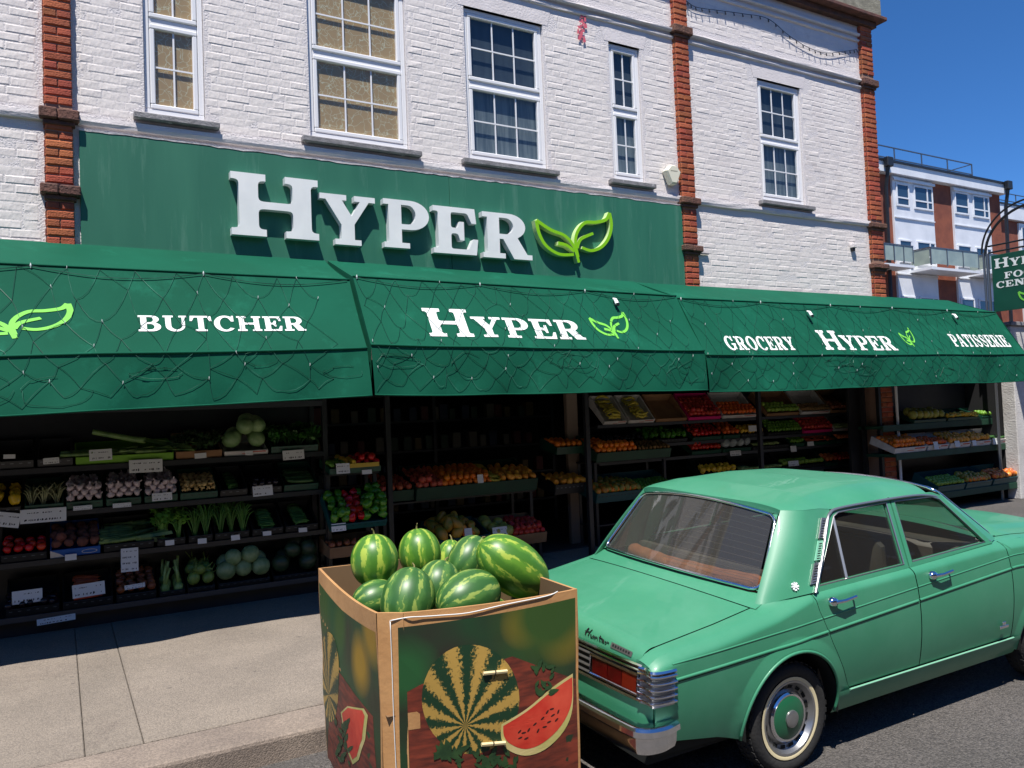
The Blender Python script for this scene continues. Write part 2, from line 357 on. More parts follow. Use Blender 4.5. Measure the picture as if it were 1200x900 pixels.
# ------------------------------------------------------------------ shop building
bld = thing('shop_building', 'white painted brick shop building with red brick pilasters and five sash windows', 'building', (5.7, D, PAV))
WZ0, WZ1 = 4.84, 6.64
WIN = [(.75, 1.29, 2, 'blind'), (2.31, 3.41, 3, 'blind'), (4.14, 5.22, 3, 'dark'), (6.22, 6.73, 2, 'dark'), (8.90, 9.81, 3, 'dark')]
ZT = 7.92
wall = MB()
xs = sorted([-4.0, 11.5] + [w[0] for w in WIN] + [w[1] for w in WIN]); zs = [2.55, WZ0, WZ1, ZT]
yf, yb = D, D + .3
for i in range(len(xs) - 1):
    for j in range(3):
        if j == 1 and any(abs(w[0] - xs[i]) < 1e-6 for w in WIN): continue
        a, b, c, d = xs[i], xs[i+1], zs[j], zs[j+1]
        wall.add([(a,yf,c),(b,yf,c),(b,yf,d),(a,yf,d)], [(0,1,2,3)])
for w in WIN:
    a, b = w[0], w[1]
    wall.add([(a,yf,WZ0),(b,yf,WZ0),(b,yf,WZ1),(a,yf,WZ1),(a,yb,WZ0),(b,yb,WZ0),(b,yb,WZ1),(a,yb,WZ1)], [(0,1,5,4),(1,2,6,5),(2,3,7,6),(3,0,4,7)])
wall.add([(-4,yf,2.55),(11.5,yf,2.55),(11.5,yb,2.55),(-4,yb,2.55)], [(0,1,2,3)])
wall.add([(11.5,yf,2.55),(11.5,16,2.55),(11.5,16,ZT),(11.5,yf,ZT)], [(0,1,2,3)])
wall.add([(-4,yf,2.55),(-4,16,2.55),(-4,16,ZT),(-4,yf,ZT)], [(0,1,2,3)])
wall_o = wall.build('wall', M_mort, bld, fix=False)
MB().box(-4, 11.5, yb + .02, 16, 7.7, 8.2).build('roof', M_sill, bld)
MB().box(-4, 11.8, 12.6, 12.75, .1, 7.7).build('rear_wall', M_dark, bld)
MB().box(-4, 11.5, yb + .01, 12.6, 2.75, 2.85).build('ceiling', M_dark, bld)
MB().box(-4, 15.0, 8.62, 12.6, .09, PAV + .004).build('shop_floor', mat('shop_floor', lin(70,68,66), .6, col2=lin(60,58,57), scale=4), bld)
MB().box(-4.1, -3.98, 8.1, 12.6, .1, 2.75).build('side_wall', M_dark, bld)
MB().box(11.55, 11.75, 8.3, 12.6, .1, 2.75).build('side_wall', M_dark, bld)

# smooth rendered lintels above the windows
for w in WIN:
    a, b = w[0], w[1]
    MB().add([(a-.07,D-.003,WZ1+.0),(b+.07,D-.003,WZ1+.0),(b+.16,D-.003,WZ1+.30),(a-.16,D-.003,WZ1+.30),(a-.07,D+.05,WZ1+.0),(b+.07,D+.05,WZ1+.0),(b+.16,D+.05,WZ1+.30),(a-.16,D+.05,WZ1+.30)],
             [(0,1,2,3),(0,1,5,4),(1,2,6,5),(2,3,7,6),(3,0,4,7)]).build('lintel', M_render, bld)

# painted bricks: the 300 that show largest are parts, the rest is one joined part
CH, BL = .0785, .235
def brick_verts(w, h, d=.0019, j=.003):
    r = lambda: rnd(-j, j)
    c = .009
    o = [(0+r(),0,0+r()),(w+r(),0,0+r()),(w+r(),0,h+r()),(0+r(),0,h+r())]
    f = [(c+abs(r()),-d+r()*.6,c+abs(r())),(w-c-abs(r()),-d+r()*.6,c+abs(r())),(w-c-abs(r()),-d+r()*.6,h-c-abs(r())),(c+abs(r()),-d+r()*.6,h-c-abs(r()))]
    return o + f, [(4,5,6,7),(0,1,5,4),(1,2,6,5),(2,3,7,6),(3,0,4,7)]
bricks = []
row = 0; z = 3.35
def blocked(a, b, z0, z1):
    if b < .16 and a > -.12: return True
    for p0, p1 in ((-.08,.18),(7.29,7.57),(11.23,12)):
        if a < p1 and b > p0: return True
    for s0, s1 in ((4.60,4.755),(6.86,7.06),(7.62,7.95)):
        if z0 < s1 and z1 > s0: return True
    for w in WIN:
        if a < w[1] and b > w[0] and z0 < WZ1 and z1 > WZ0: return True
        if a < w[1] + .17 and b > w[0] - .17 and z0 < WZ1 + .30 and z1 > WZ1: return True
    if a < 7.31 and b > .2 and z0 < 4.6: return True
    return False
while z < ZT - CH:
    x = -4.0 + (BL/2 if row % 2 else 0) + rnd(-.02, .02)
    while x < 11.4:
        w = BL * (.5 if random.random() < .12 else 1) + rnd(-.012, .012)
        # clip bricks at openings by splitting them
        segs = [(x, x + w)]
        if blocked(x, x + w, z, z + CH):
            segs = []; n = 4
            cells = [not blocked(x + w*k/n + .001, x + w*(k+1)/n - .001, z, z + CH) for k in range(n)]
            k = 0
            while k < n:
                if cells[k]:
                    k0 = k
                    while k < n and cells[k]: k += 1
                    segs.append((x + w*k0/n, x + w*k/n))
                else: k += 1
        for a, b in segs:
            if b - a > .03: bricks.append((a + .003, b - .003, z + .003, z + CH - .003))
        x += w
    z += CH; row += 1
def vis(b):
    px, py, d = proj(((b[0]+b[1])/2, D, (b[2]+b[3])/2))
    return ((b[1]-b[0]) / d / d) if (5 < px < 1195 and 5 < py < 895 and b[1]-b[0] > .15) else 0
order = sorted(range(len(bricks)), key=lambda i: -vis(bricks[i]))
shared = [MB().add(*brick_verts(BL-.006, CH-.006)).mesh('painted_brick', M_white, fix=False) for _ in range(14)]
lead = set(order[:300])
rest = MB()
for i, b in enumerate(bricks):
    if i in lead:
        link('painted_brick', random.choice(shared), wall_o, Matrix.Translation((b[0], D, b[2])) @ Matrix.Diagonal(((b[1]-b[0])/(BL-.006), rnd(.3,1.4), 1, 1)))
    else:
        v, f = brick_verts(b[1]-b[0], b[3]-b[2], rnd(.0003,.003)); rest.add([(p[0]+b[0], p[1]+D, p[2]+b[2]) for p in v], f)
tag(rest.build('painted_brickwork', M_white, wall_o, fix=False), kind='stuff')

# string courses, cornice (butted between the pilasters)
def course(x0, x1, z0, z1, dep, name, m):
    pr = [(D-.0, z0), (D-dep*.75, z0+.004), (D-dep, z0+(z1-z0)*.4), (D-dep*.96, z1-.012), (D-dep*.3, z1)]
    n = max(2, int((x1-x0)/.25)); s = MB()
    for i in range(n+1):
        xx = lerp(x0, x1, i/n); s.v += [(xx, p[0]+rnd(-.004,.004)*(0<k<4), p[1]+rnd(-.004,.004)*(k<4)) for k, p in enumerate(pr)]
    for i in range(n):
        for k in range(4): s.f.append((i*5+k, i*5+5+k, i*5+6+k, i*5+k+1))
    s.f += [(0,1,2,3,4), tuple(n*5+k for k in (4,3,2,1,0))]
    return s.build(name, m, bld, fix=True)
PX = [(-.06,.16),(7.31,7.55),(11.25,11.53)]
spans = [(-4.0,-.062),(.162,7.308),(7.552,11.248)]
for a, b in spans:
    course(a, b, 4.645, 4.735, .045, 'string_course', M_render)
    course(a, b, 6.965, 7.02, .06, 'string_course', M_render); course(a, b, 6.875, 6.925, .03, 'string_course', M_render)
    course(a, b, 7.72, 7.77, .05, 'string_course', M_render); course(a, b, 7.63, 7.675, .03, 'string_course', M_render)
# parapet: soffit bricks, projecting dark cornice
cor = MB().box(-4, 11.60, D-.10, D+.3, 7.90, 7.985).build('cornice', M_cap, bld)
MB().cbox(-4, 11.72, D-.22, D+.3, 7.988, 8.05, .01).build('cornice_slab', M_cap, cor)
MB().cbox(-4, 11.66, D-.16, D+.3, 8.052, 8.35, .01).build('parapet', mat('parapet_stone', lin(150,146,128), .85, col2=lin(120,116,100), scale=6, bump=.4), cor)

# pilasters: bricks in their own courses on a joint core
bmesh_red = [MB().add(*brick_verts(.22, .068, .014, .003)).mesh('brick', M_red, fix=False) for _ in range(8)]
def red_brick(parent, x, w, z, y, side=None):
    M = Matrix.Translation((x, y, z)) @ Matrix.Diagonal((w/.22, rnd(.8,1.2), 1, 1))
    if side == 'l': M = Matrix.Translation((x, y, z)) @ Matrix.Rotation(-math.pi/2, 4, 'Z') @ Matrix.Diagonal((w/.22, rnd(.8,1.2), 1, 1))
    link('brick', random.choice(bmesh_red), parent, M)
def pilaster(x0, x1, z0, z1, caps, dep=.055, low=False):
    p = MB().box(x0+.006, x1-.006, D-dep+.008, D+.25, z0, z1).build('pilaster', M_redm, bld)
    z = z0; r = 0; y = D - dep + .008
    while z < z1 - .07:
        if not any(z < c[1] and z + .07 > c[0] for c in caps):
            W = x1 - x0
            if r % 2: red_brick(p, x0+.003, W*.48-.006, z+.004, y); red_brick(p, x0+W*.48+.003, W*.52-.006, z+.004, y)
            else: red_brick(p, x0+.003, W-.006, z+.004, y)
            red_brick(p, x0+.006, dep - .006, z+.004, y + dep - .004, 'l')
        z += CH; r += 1
    for c in caps:
        xm = lerp(x0, x1, .46)
        MB().cbox(x0-.045, xm-.002, D-dep-.055, D+.05, c[0], c[1], .012).build('cap_brick', M_cap, p)
        MB().cbox(xm+.002, x1+.05, D-dep-.055, D+.05, c[0]-.004, c[1]-.004, .012).build('cap_brick', M_cap, p)
        MB().cbox(x0-.015, x1+.015, D-dep-.022, D+.05, c[0]-.045, c[0]-.003, .006).build('cap_brick', M_cap, p)
    return p
pilaster(*PX[0], 3.3, 7.9, [(4.65,4.75),(3.98,4.07),(6.94,7.05)])
pilaster(*PX[1], 3.3, 7.9, [(6.95,7.06),(4.62,4.71),(3.98,4.06)])
pilaster(*PX[2], .12, 7.9, [(6.92,7.03),(4.62,4.70),(3.97,4.05)])

# windows
M_blind = mat('patterned_blind', lin(196,164,110), .9)
nt = M_blind.node_tree; N = nt.nodes; L = nt.links; b = N['Principled BSDF']
tc = N.new('ShaderNodeTexCoord'); vz = N.new('ShaderNodeTexVoronoi'); vz.feature = 'DISTANCE_TO_EDGE'; vz.inputs['Scale'].default_value = 15
nz = N.new('ShaderNodeTexNoise'); nz.inputs['Scale'].default_value = 7; mxv = N.new('ShaderNodeMix'); mxv.data_type = 'RGBA'; mxv.inputs[0].default_value = .16
L.new(tc.outputs['Object'], nz.inputs['Vector']); L.new(tc.outputs['Object'], mxv.inputs[6]); L.new(nz.outputs['Color'], mxv.inputs[7]); L.new(mxv.outputs[2], vz.inputs['Vector'])
rp = N.new('ShaderNodeValToRGB'); e = rp.color_ramp.elements; e[0].position = 0.0; e[0].color = lin(240,222,180); e[1].position = .04; e[1].color = lin(206,166,112)
e2 = rp.color_ramp.elements.new(.02); e2.color = lin(220,202,160)
L.new(vz.outputs['Distance'], rp.inputs[0]); L.new(rp.outputs[0], b.inputs['Base Color'])
M_curt = mat('net_curtain', lin(96,106,110), .9, col2=lin(134,140,140), scale=5, stretch=(5,1,.4), detail=2)
M_ublind = mat('dark_blind', lin(52,62,72), .9, col2=lin(66,76,84), scale=3, stretch=(4,1,.5))
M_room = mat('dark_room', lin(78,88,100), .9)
def glass_mat(name, tint, refl=1.0, rough=.0, dust=0.0):
    m = bpy.data.materials.new(name); m.use_nodes = True; nt = m.node_tree; N = nt.nodes; L = nt.links
    N.remove(N['Principled BSDF']); out = [n for n in N if n.type == 'OUTPUT_MATERIAL'][0]
    fr = N.new('ShaderNodeLayerWeight'); fr.inputs[0].default_value = .5; pw = N.new('ShaderNodeMath'); pw.operation = 'POWER'; pw.inputs[1].default_value = 5.0
    mu = N.new('ShaderNodeMath'); mu.operation = 'MULTIPLY_ADD'; mu.inputs[1].default_value = .9*refl; mu.inputs[2].default_value = .05*refl; mu.use_clamp = True
    L.new(fr.outputs['Facing'], pw.inputs[0])
    t = N.new('ShaderNodeBsdfTransparent'); t.inputs[0].default_value = tint; gl = N.new('ShaderNodeBsdfGlossy'); gl.inputs['Roughness'].default_value = rough
    mx = N.new('ShaderNodeMixShader'); L.new(pw.outputs[0], mu.inputs[0]); L.new(mu.outputs[0], mx.inputs[0]); L.new(t.outputs[0], mx.inputs[1]); L.new(gl.outputs[0], mx.inputs[2]); L.new(mx.outputs[0], out.inputs[0])
    if dust:
        df = N.new('ShaderNodeBsdfDiffuse'); df.inputs[0].default_value = (.42,.40,.36,1); m2 = N.new('ShaderNodeMixShader'); m2.inputs[0].default_value = dust; L.new(mx.outputs[0], m2.inputs[1]); L.new(df.outputs[0], m2.inputs[2]); L.new(m2.outputs[0], out.inputs[0])
    return m
M_glass = glass_mat('window_glass', (.80,.86,.9,1), 1.5, .02)
def frame_rect(x0, x1, z0, z1, t, ya, yb_, c=.006):
    s = MB(); s.cbox(x0, x1, ya, yb_, z0, z0+t, c); s.cbox(x0, x1, ya, yb_, z1-t, z1, c)
    s.cbox(x0, x0+t, ya+.001, yb_, z0+t+.0005, z1-t-.0005, c); s.cbox(x1-t, x1, ya+.001, yb_, z0+t+.0005, z1-t-.0005, c); return s
for (x0, x1, nc, kind) in WIN:
    wn_ = sub('window', bld, ((x0+x1)/2, D, WZ0))
    frame_rect(x0+.004, x1-.004, WZ0+.02, WZ1-.004, .05, D+.035, D+.11).build('frame', M_upvc, wn_)
    zm = 5.76
    MB().cbox(x0+.056, x1-.056, D+.045, D+.105, zm-.03, zm+.03).build('transom', M_upvc, wn_)
    for (a, b) in ((WZ0+.072, zm-.032), (zm+.032, WZ1-.056)):
        yo = D+.028
        frame_rect(x0+.057, x1-.057, a, b, .045, yo, D+.085, .008).build('sash', M_upvc, wn_)
        gx0, gx1, gz0, gz1 = x0+.103, x1-.103, a+.047, b-.047
        for k in range(1, nc):
            xx = lerp(gx0, gx1, k/nc); MB().box(xx-.008, xx+.008, yo+.022, yo+.034, gz0, gz1).build('glazing_bar', M_upvc, wn_)
        zz = (gz0+gz1)/2; MB().box(gx0, gx1, yo+.0205, yo+.0325, zz-.008, zz+.008).build('glazing_bar', M_upvc, wn_)
        for k in range(nc):
            for r_ in range(2):
                a0, a1 = lerp(gx0,gx1,k/nc)+.004, lerp(gx0,gx1,(k+1)/nc)-.004; b0, b1 = (gz0, zz-.004) if r_ == 0 else (zz+.004, gz1)
                tl = rnd(-.004,.004); yy = yo+.028
                MB().add([(a0,yy,b0),(a1,yy+tl,b0),(a1,yy+tl+.001,b1),(a0,yy+.001,b1)], [(0,1,2,3)]).build('pane', M_glass, wn_)
    if kind == 'blind':
        MB().grid(lambda u, v: (lerp(x0+.05,x1-.05,u), D+.075, lerp(WZ0+.03,WZ1,v)), 1, 1).build('blind', M_blind, wn_)
    else:
        MB().grid(lambda u, v: (lerp(x0+.05,x1-.05,u), D+.105, lerp(WZ0,zm-.03,v)), 1, 1).build('curtain', M_curt, wn_)
        MB().grid(lambda u, v: (lerp(x0+.05,x1-.05,u), D+.106, lerp(zm+.03,WZ1,v)), 1, 1).build('blind', M_ublind, wn_)
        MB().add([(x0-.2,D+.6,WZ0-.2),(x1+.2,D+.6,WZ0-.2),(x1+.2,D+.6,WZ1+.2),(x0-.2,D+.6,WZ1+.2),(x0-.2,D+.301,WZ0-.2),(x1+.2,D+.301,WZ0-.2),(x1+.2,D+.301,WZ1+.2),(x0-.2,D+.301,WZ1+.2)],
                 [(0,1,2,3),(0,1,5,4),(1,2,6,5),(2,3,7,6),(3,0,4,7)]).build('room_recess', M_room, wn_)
    s = MB(); s.cbox(x0-.10, x1+.115, D-.085, D+.06, 4.765, 4.825, .008); s.build('sill', M_sill, wn_)

# tell-tale red paint smear and small wall fixtures on the building
red = MB()
for k in range(26):
    t = k/25; cx, cz = lerp(5.74, 5.83, random.random()) + (.03 if t < .5 else -.0), lerp(6.90, 6.56, t)
    a, b = rnd(.006,.028), rnd(.01,.035); red.add([(cx-a,D-.018-k*.0002,cz-b),(cx+a,D-.018-k*.0002,cz-b*.6),(cx+a*.6,D-.018-k*.0002,cz+b),(cx-a*.8,D-.018-k*.0002,cz+b*.7)], [(0,1,2,3)])
red.build('paint_smear', mat('red_paint_smear', lin(212,96,112), .8), wall_o)
# single-storey lean-to at the right and neighbouring white wall
ext = thing('side_extension', 'low single storey shop extension under the right end of the awning', 'building', (13.3, D, PAV))
MB().box(11.56, 14.9, 8.4, 8.55, .1, 2.95).build('rear_wall', M_dark, ext)
MB().box(11.54, 15.0, 7.75, 12, 2.96, 3.06).build('roof', M_sill, ext)
MB().box(14.025, 14.12, 7.63, 8.4, .1, 2.95).build('side_wall', M_dark, ext)
nw = thing('rendered_wall', 'sunlit white rendered end wall beside the right display of fruit', 'wall', (14.4, 7.4, PAV))
MB().cbox(14.02, 16.4, 7.40, 7.62, PAV, 3.05, .01).build('wall_face', mat('rough_white_render', lin(205,202,198), .85, col2=lin(186,182,178), scale=4, bump=.5), nw)
MB().cbox(13.98, 16.44, 7.36, 7.66, 3.052, 3.12, .008).build('coping', M_sill, nw)
# ------------------------------------------------------------------ fascia sign
M_fascia = mat('fascia_green', lin(52,116,92), .5, col2=lin(42,106,84), scale=1.6, stretch=(2.2,1,.25), bump=.05, bscale=8, wear=(lin(94,140,120), 3.0, .55, .3))
M_letter = mat('white_letter_acrylic', lin(240,241,239), .35, col2=lin(230,232,231), scale=4)
M_lside = mat('white_letter_return', lin(206,210,212), .45)
M_lime = mat('lime_acrylic', lin(138,204,22), .35)
M_print = mat('white_print', lin(236,238,236), .7, col2=lin(222,226,222), scale=14)
M_pleaf = mat('lime_print', lin(116,204,70), .7)
sg = thing('fascia_sign', 'long green fascia board with raised white HYPER letters and lime sprout emblem', 'sign', (3.75, D, 3.35))
FB = D - .035
MB().cbox(.205, 3.86, FB, D+.0, 3.36, 4.595, .004).build('board_panel', M_fascia, sg)
MB().cbox(3.864, 7.305, FB-.001, D+.0, 3.36, 4.595, .004).build('board_panel', M_fascia, sg)
rim = MB(); n = 90
for i in range(n+1):
    xx = lerp(.205, 7.305, i/n); zz = rnd(-.006,.008); rim.v += [(xx, FB-.004, 4.593+zz), (xx, FB-.006, 4.607+zz*.4), (xx, D, 4.608)]
for i in range(n):
    for k in range(2): rim.f.append((i*3+k, i*3+3+k, i*3+4+k, i*3+k+1))
rim.build('sealant_strip', M_render, sg)
def letter3d(ch, box, parent, dep=.085, y1=FB-.004):
    (pl, pt, pr, pb) = box; y0 = y1 - dep
    a = wy(pl, (pt+pb)/2, y0); b = wy(pr, (pt+pb)/2, y0); zt = wy((pl+pr)/2, pt, y0).z; zb = wy((pl+pr)/2, pb, y0).z
    w, loops = GL[ch]; xs_ = [p[0] for p in loops[0]]; lo_, hi_ = min(xs_), max(xs_)
    f = lambda u, v, d: (lerp(a.x, b.x, (u-lo_)/(hi_-lo_)), y0 + d, lerp(zb, zt, v))
    face = MB().poly(loops, f).build('letter', M_letter, parent)
    s = MB(); s.poly(loops, f, dep); s.f = s.f[len(tessellate_polygon([[Vector((p[0],p[1],0)) for p in l] for l in loops])):]
    s.build('letter_return', M_lside, face, fix=False)
for ch, bx in (('H',(271,206,373,278)),('Y',(375.5,229,440,287)),('P',(450,235,503,291)),('E',(508,243,560,297.5)),('R',(566,250.5,623,303))):
    letter3d(ch, bx, sg)
M_lret = mat('pale_lime_return', lin(190,214,150), .45)
def emblem3d(parent):
    y1 = FB - .004; dep = .075; y0 = y1 - dep
    a = wy(628, 285, y0); b = wy(719, 285, y0); s_ = (b.x - a.x); zb = wy(674, 310, y0).z; zt = wy(719, 249, y0).z
    for k, pl in enumerate(leaf_polys(9)):
        f = lambda u, v, d: (a.x + u*s_, y0 + d + k*.0012, zb + v/(147/217)*(zt-zb))
        st_ = MB().poly([pl], f).build('leaf_stroke', M_lime, parent); s_r = MB().poly([pl], f, dep); s_r.f = s_r.f[len(tessellate_polygon([[Vector((p[0],p[1],0)) for p in pl]])):]; s_r.build('leaf_return', M_lret, st_, fix=False)
emblem3d(sg)

# ------------------------------------------------------------------ awnings
M_awn = mat('green_awning_fabric', lin(8,77,57), .8, col2=lin(11,85,64), scale=1.3, bump=.3, bscale=3.5, spec=.15, wear=(lin(24,106,82), 2.5, .56, .25))
M_cord = mat('light_cord', lin(14,58,46), .5, col2=lin(64,118,98), scale=5, lo=.45, hi=.7)  # paler noise patches paint glints onto the cord
M_bulb = mat('clear_bulb', lin(214,222,218), .25)
AY0, AY1, AY2 = D-.045, 7.18, 6.75
def awn_profile(t, zs):                # t: 0 back, 1 fold one, 2 fold two, 3 hem
    ys = (AY0, AY1, AY2, AY2+.012)
    return interp(t, (0,1,2,3), ys), interp(t, (0,1,2,3), zs)
def make_awning(x0, x1, zl, zr, label, wob):
    root = thing('awning', label, 'awning', ((x0+x1)/2, AY0, 3.3))
    ph = rnd(0, 9)
    def pt(x, t, off=0.0):
        u = (x-x0)/(x1-x0); zs_ = [lerp(a, b, u) for a, b in zip(zl, zr)]; y, z = awn_profile(t, zs_)
        if 0 < t < 1: z -= .018*math.sin(math.pi*t) + .006*math.sin(x*3.1+ph)*math.sin(math.pi*t)
        if 1 < t < 2:
            s_ = math.sin(math.pi*(t-1)); d = -.014*s_ + .005*s_*math.sin(x*1.7+ph); y -= d*.85; z += d*.5
        if t > 2:
            q = t - 2; amp = .034*q
            y += amp*(math.sin(x*2.1+ph) + .6*math.sin(x*4.7+ph*2) + .35*math.sin(x*9.3+q*3)) - .085*q
            z += .008*q*math.sin(x*1.3+ph) - .012*q*math.sin(math.pi*u)
        if t > 1: z -= min(1, t-1)*.007*abs(math.sin(3*math.pi*u))
        nrm = Vector((0,-.4,1)).normalized() if t <= 1 else (Vector((0,-.86,.51)) if t <= 2 else Vector((0,-1,0)))
        return Vector((x, y, z)) + nrm*off
    nx = int((x1-x0)*14)
    fn = lambda t0, t1: (lambda u, v: pt(lerp(x0,x1,u), lerp(t0,t1,v)))
    MB().grid(fn(0,1), nx, 8).build('top_panel', M_awn, root, True)
    MB().grid(fn(1,2), nx, 14).build('front_panel', M_awn, root, True)
    MB().grid(fn(2.0,3), nx, 14).build('valance', M_awn, root, True)
    MB().tube([pt(lerp(x0,x1,i/nx), 1, .004) for i in range(nx+1)], .011, 5).build('seam', M_awn, root, True)
    MB().tube([pt(lerp(x0,x1,i/nx), 2, .004) for i in range(nx+1)], .012, 5).build('seam', M_awn, root, True)
    MB().tube([pt(lerp(x0,x1,i/nx), 2.985, .002) for i in range(nx+1)], .007, 5).build('hem', M_awn, root, True)
    for xe, zs_ in ((x0, zl), (x1, zr)):
        s = MB(); P = [(AY0, zs_[0]), (AY1, zs_[1]), (AY2, zs_[2]), (AY2+.012, zs_[3]+.02), (AY1+.15, zs_[3]+.25), (AY0, zs_[2]+.2)]
        s.add([(xe, p[0], p[1]-.004) for p in P], [(0,1,2,3,4,5)]); s.build('side_panel', M_awn, root)
        b = MB(); b.tube([(xe*1.0+(.03 if xe == x0 else -.03), AY0+.05, zs_[0]-.07), (xe+(.03 if xe == x0 else -.03), AY1+.02, zs_[1]-.05), (xe+(.03 if xe == x0 else -.03), AY2+.03, zs_[2]-.03)], .02, 6); b.build('frame_arm', M_black, root)
    b = MB(); b.tube([(x0+.04, AY2+.03, zl[2]-.035), (x1-.04, AY2+.03, zr[2]-.035)], .02, 6); b.build('frame_bar', M_black, root)
    pn = (Vector((0, AY1, zl[1])), Vector((0, -(zl[1]-zl[2]), (AY1-AY2)*1.0)))   # plane of the front panel
    nrm = Vector((0, -(zl[1]-zl[2]), -(AY2-AY1))).normalized()
    def place(pts_fn, polys, name, m, lift=.004):
        s = MB()
        for k, loops in enumerate(polys): s.poly(loops, lambda u, v, d: pts_fn(u, v, lift + k*.0002))
        return s.build(name, m, root)
    def on_panel(px, py):
        zmid = [lerp(a, b, .5) for a, b in zip(zl, zr)]
        p = wpl(px, py, Vector((0, AY1, zmid[1])), nrm); return p.x, 1 + (zmid[1]-p.z)/(zmid[1]-zmid[2])
    def word(txt, tl, br, big=None):
        (xa, ta) = on_panel(tl[0], tl[1]); (xb, tb) = on_panel(br[0], br[1]); W, polys = word_polys(txt, big)
        (xa2, tb_) = on_panel(tl[0], br[1] - (br[0]-tl[0])*0.0)
        top = big or 1.0
        # baseline follows the panel: constant t
        t_bot = tb; t_top = ta
        place(lambda u, v, off: pt(lerp(xa, xb, u/W), lerp(t_bot, t_top, v/top), off), [p[3] for p in polys], 'lettering', M_print)
    def leaf(tl, br):
        (xa, ta) = on_panel(*tl); (xb, tb) = on_panel(*br)
        place(lambda u, v, off: pt(lerp(xa, xb, u), lerp(tb, ta, v/(147/217)), off), [[l] for l in leaf_polys(13)], 'leaf_emblem', M_pleaf)
    return root, pt, word, leaf
def zz(px, py, y): return wy(px, py, y).z
zA = lambda p0, p1, p2, p3: [zz(*p0, AY0), zz(*p1, AY1), zz(*p2, AY2), zz(*p3, AY2)]
z1l = zA((0,280),(0,309),(0,417),(0,485)); z1r = zA((380,305),(385,327),(415,408),(415,466))
z2l = zA((382,305),(413,324),(433,404),(430,463)); z2r = zA((744,330),(790,347),(827,411),(822,458))
z3l = zA((746,331),(800,350),(828,416),(826,460)); z3r = zA((1110,352),(1163,366),(1197,415),(1197,446))
def ext_left(zl, zr, x0, xm, x1): return [lerp(b, a, (x1-x0)/(x1-xm)) for a, b in zip(zl, zr)]
aw1 = make_awning(-4.0, 2.40, ext_left(z1l, z1r, -4.0, -.35, 2.40), z1r, 'green awning section lettered BUTCHER over the vegetable rack', 1)
aw2 = make_awning(2.437, 6.425, z2l, z2r, 'middle green awning section lettered HYPER with sprout emblem', 2)
aw3 = make_awning(6.45, 13.2, z3l, z3r, 'right green awning section lettered GROCERY, HYPER and PATISSERIE', 3)
aw1[2]('BUTCHER', (161,372), (358,394.5)); aw1[3]((-60,352), (85,400))
aw2[2]('HYPER', (494,361), (687,397), 1.35); aw2[3]((686,362), (747,397))
aw3[2]('GROCERY', (846,392), (935,409)); aw3[2]('HYPER', (955,386), (1053,410), 1.3); aw3[3]((1049,383), (1080,407)); aw3[2]('PATISSERIE', (1110,391.5), (1186,407))

# net lights over each awning
def light_net(aw, x0, x1, dx, ds, label, tangles):
    root, pt, _, _ = aw
    net = thing('light_net', label, 'string lights', ((x0+x1)/2, AY2, 2.1), 'net lights draped over the awnings')
    cord = MB(); bulb = MB()
    t0, t1 = 1.02, 2.94
    nr = int((t1-t0)/ds); nc = int((x1-x0)/dx)
    def npt(i, j):
        random.seed(i*131 + j*977 + int(dx*1000))
        t = t0 + j*ds + rnd(-.3,.3)*ds*(j > 0); t = min(2.93, t); x = x0 + (i + (.5 if j % 2 else 0) + rnd(-.25,.25))*dx
        return min(max(x, x0+.02), x1-.02), t
    def run(a, b, bow):
        for k in range(5):
            u = k/4; x = lerp(a[0], b[0], u); t = lerp(a[1], b[1], u) + bow*math.sin(math.pi*u)
            yield pt(x, min(2.95, t), .006 + .004*math.sin(math.pi*u))
    for j in range(nr):
        for i in range(nc):
            a = npt(i, j)
            for di in ((0, 1) if j % 2 else (-1, 0)):
                ii = i + di
                if 0 <= ii < nc: b = npt(ii, j+1); random.seed(i+j*7+di); cord.tube(list(run(a, b, rnd(-.05,.09))), .0018, 3, cap=False)
            if random.random() < (.35 if dx > .25 else .14):
                p = pt(a[0], a[1], .017); bulb.tube([p + Vector((0,0,.013)), p, p - Vector((rnd(-.01,.01),0,.014))], [.0015,.0036,.001], 4)
    # swagged top cord
    k = max(2, int((x1-x0)/1.15))
    for q in range(k):
        xa, xb = lerp(x0+.03, x1-.03, q/k), lerp(x0+.03, x1-.03, (q+1)/k)
        cord.tube([pt(lerp(xa,xb,w/10), 1.02 + .10*math.sin(math.pi*w/10), .014) for w in range(11)], .0038, 4, cap=False)
        p = pt(xa, 1.02, .018); bulb.tube([p + Vector((0,0,.02)), p, p - Vector((0,0,.02))], [.003,.008,.003], 5)
    random.seed(int(x0*10)+5)
    for q in range(tangles):
        cx = rnd(x0+.2, x1-.2); ct = rnd(2.02, 2.75); pts = []
        rx, rt = rnd(.06,.26), rnd(.08,.34)
        for w in range(15):
            a = w/14*math.pi*rnd(1.5,2.1); pts.append(pt(min(max(cx+rx*math.cos(a)+rnd(-.03,.03), x0+.02), x1-.02), min(2.96, max(1.85, ct+rt*math.sin(a))), .006+rnd(0,.006)))
        cord.tube(smoothpath(pts, 3), .0016, 3, cap=False)
    tag(cord.build('cord', M_cord, net, fix=False), kind='stuff'); tag(bulb.build('bulb', M_bulb, net), kind='stuff')
light_net(aw1, -4.0, 2.40, .27, .30, 'wide meshed net lights draped over the BUTCHER awning', 10)
light_net(aw2, 2.437, 6.425, .22, .23, 'net lights draped over the middle HYPER awning', 7)
light_net(aw3, 6.45, 13.2, .22, .24, 'net lights draped over the GROCERY and PATISSERIE awning', 8)
random.seed(21)
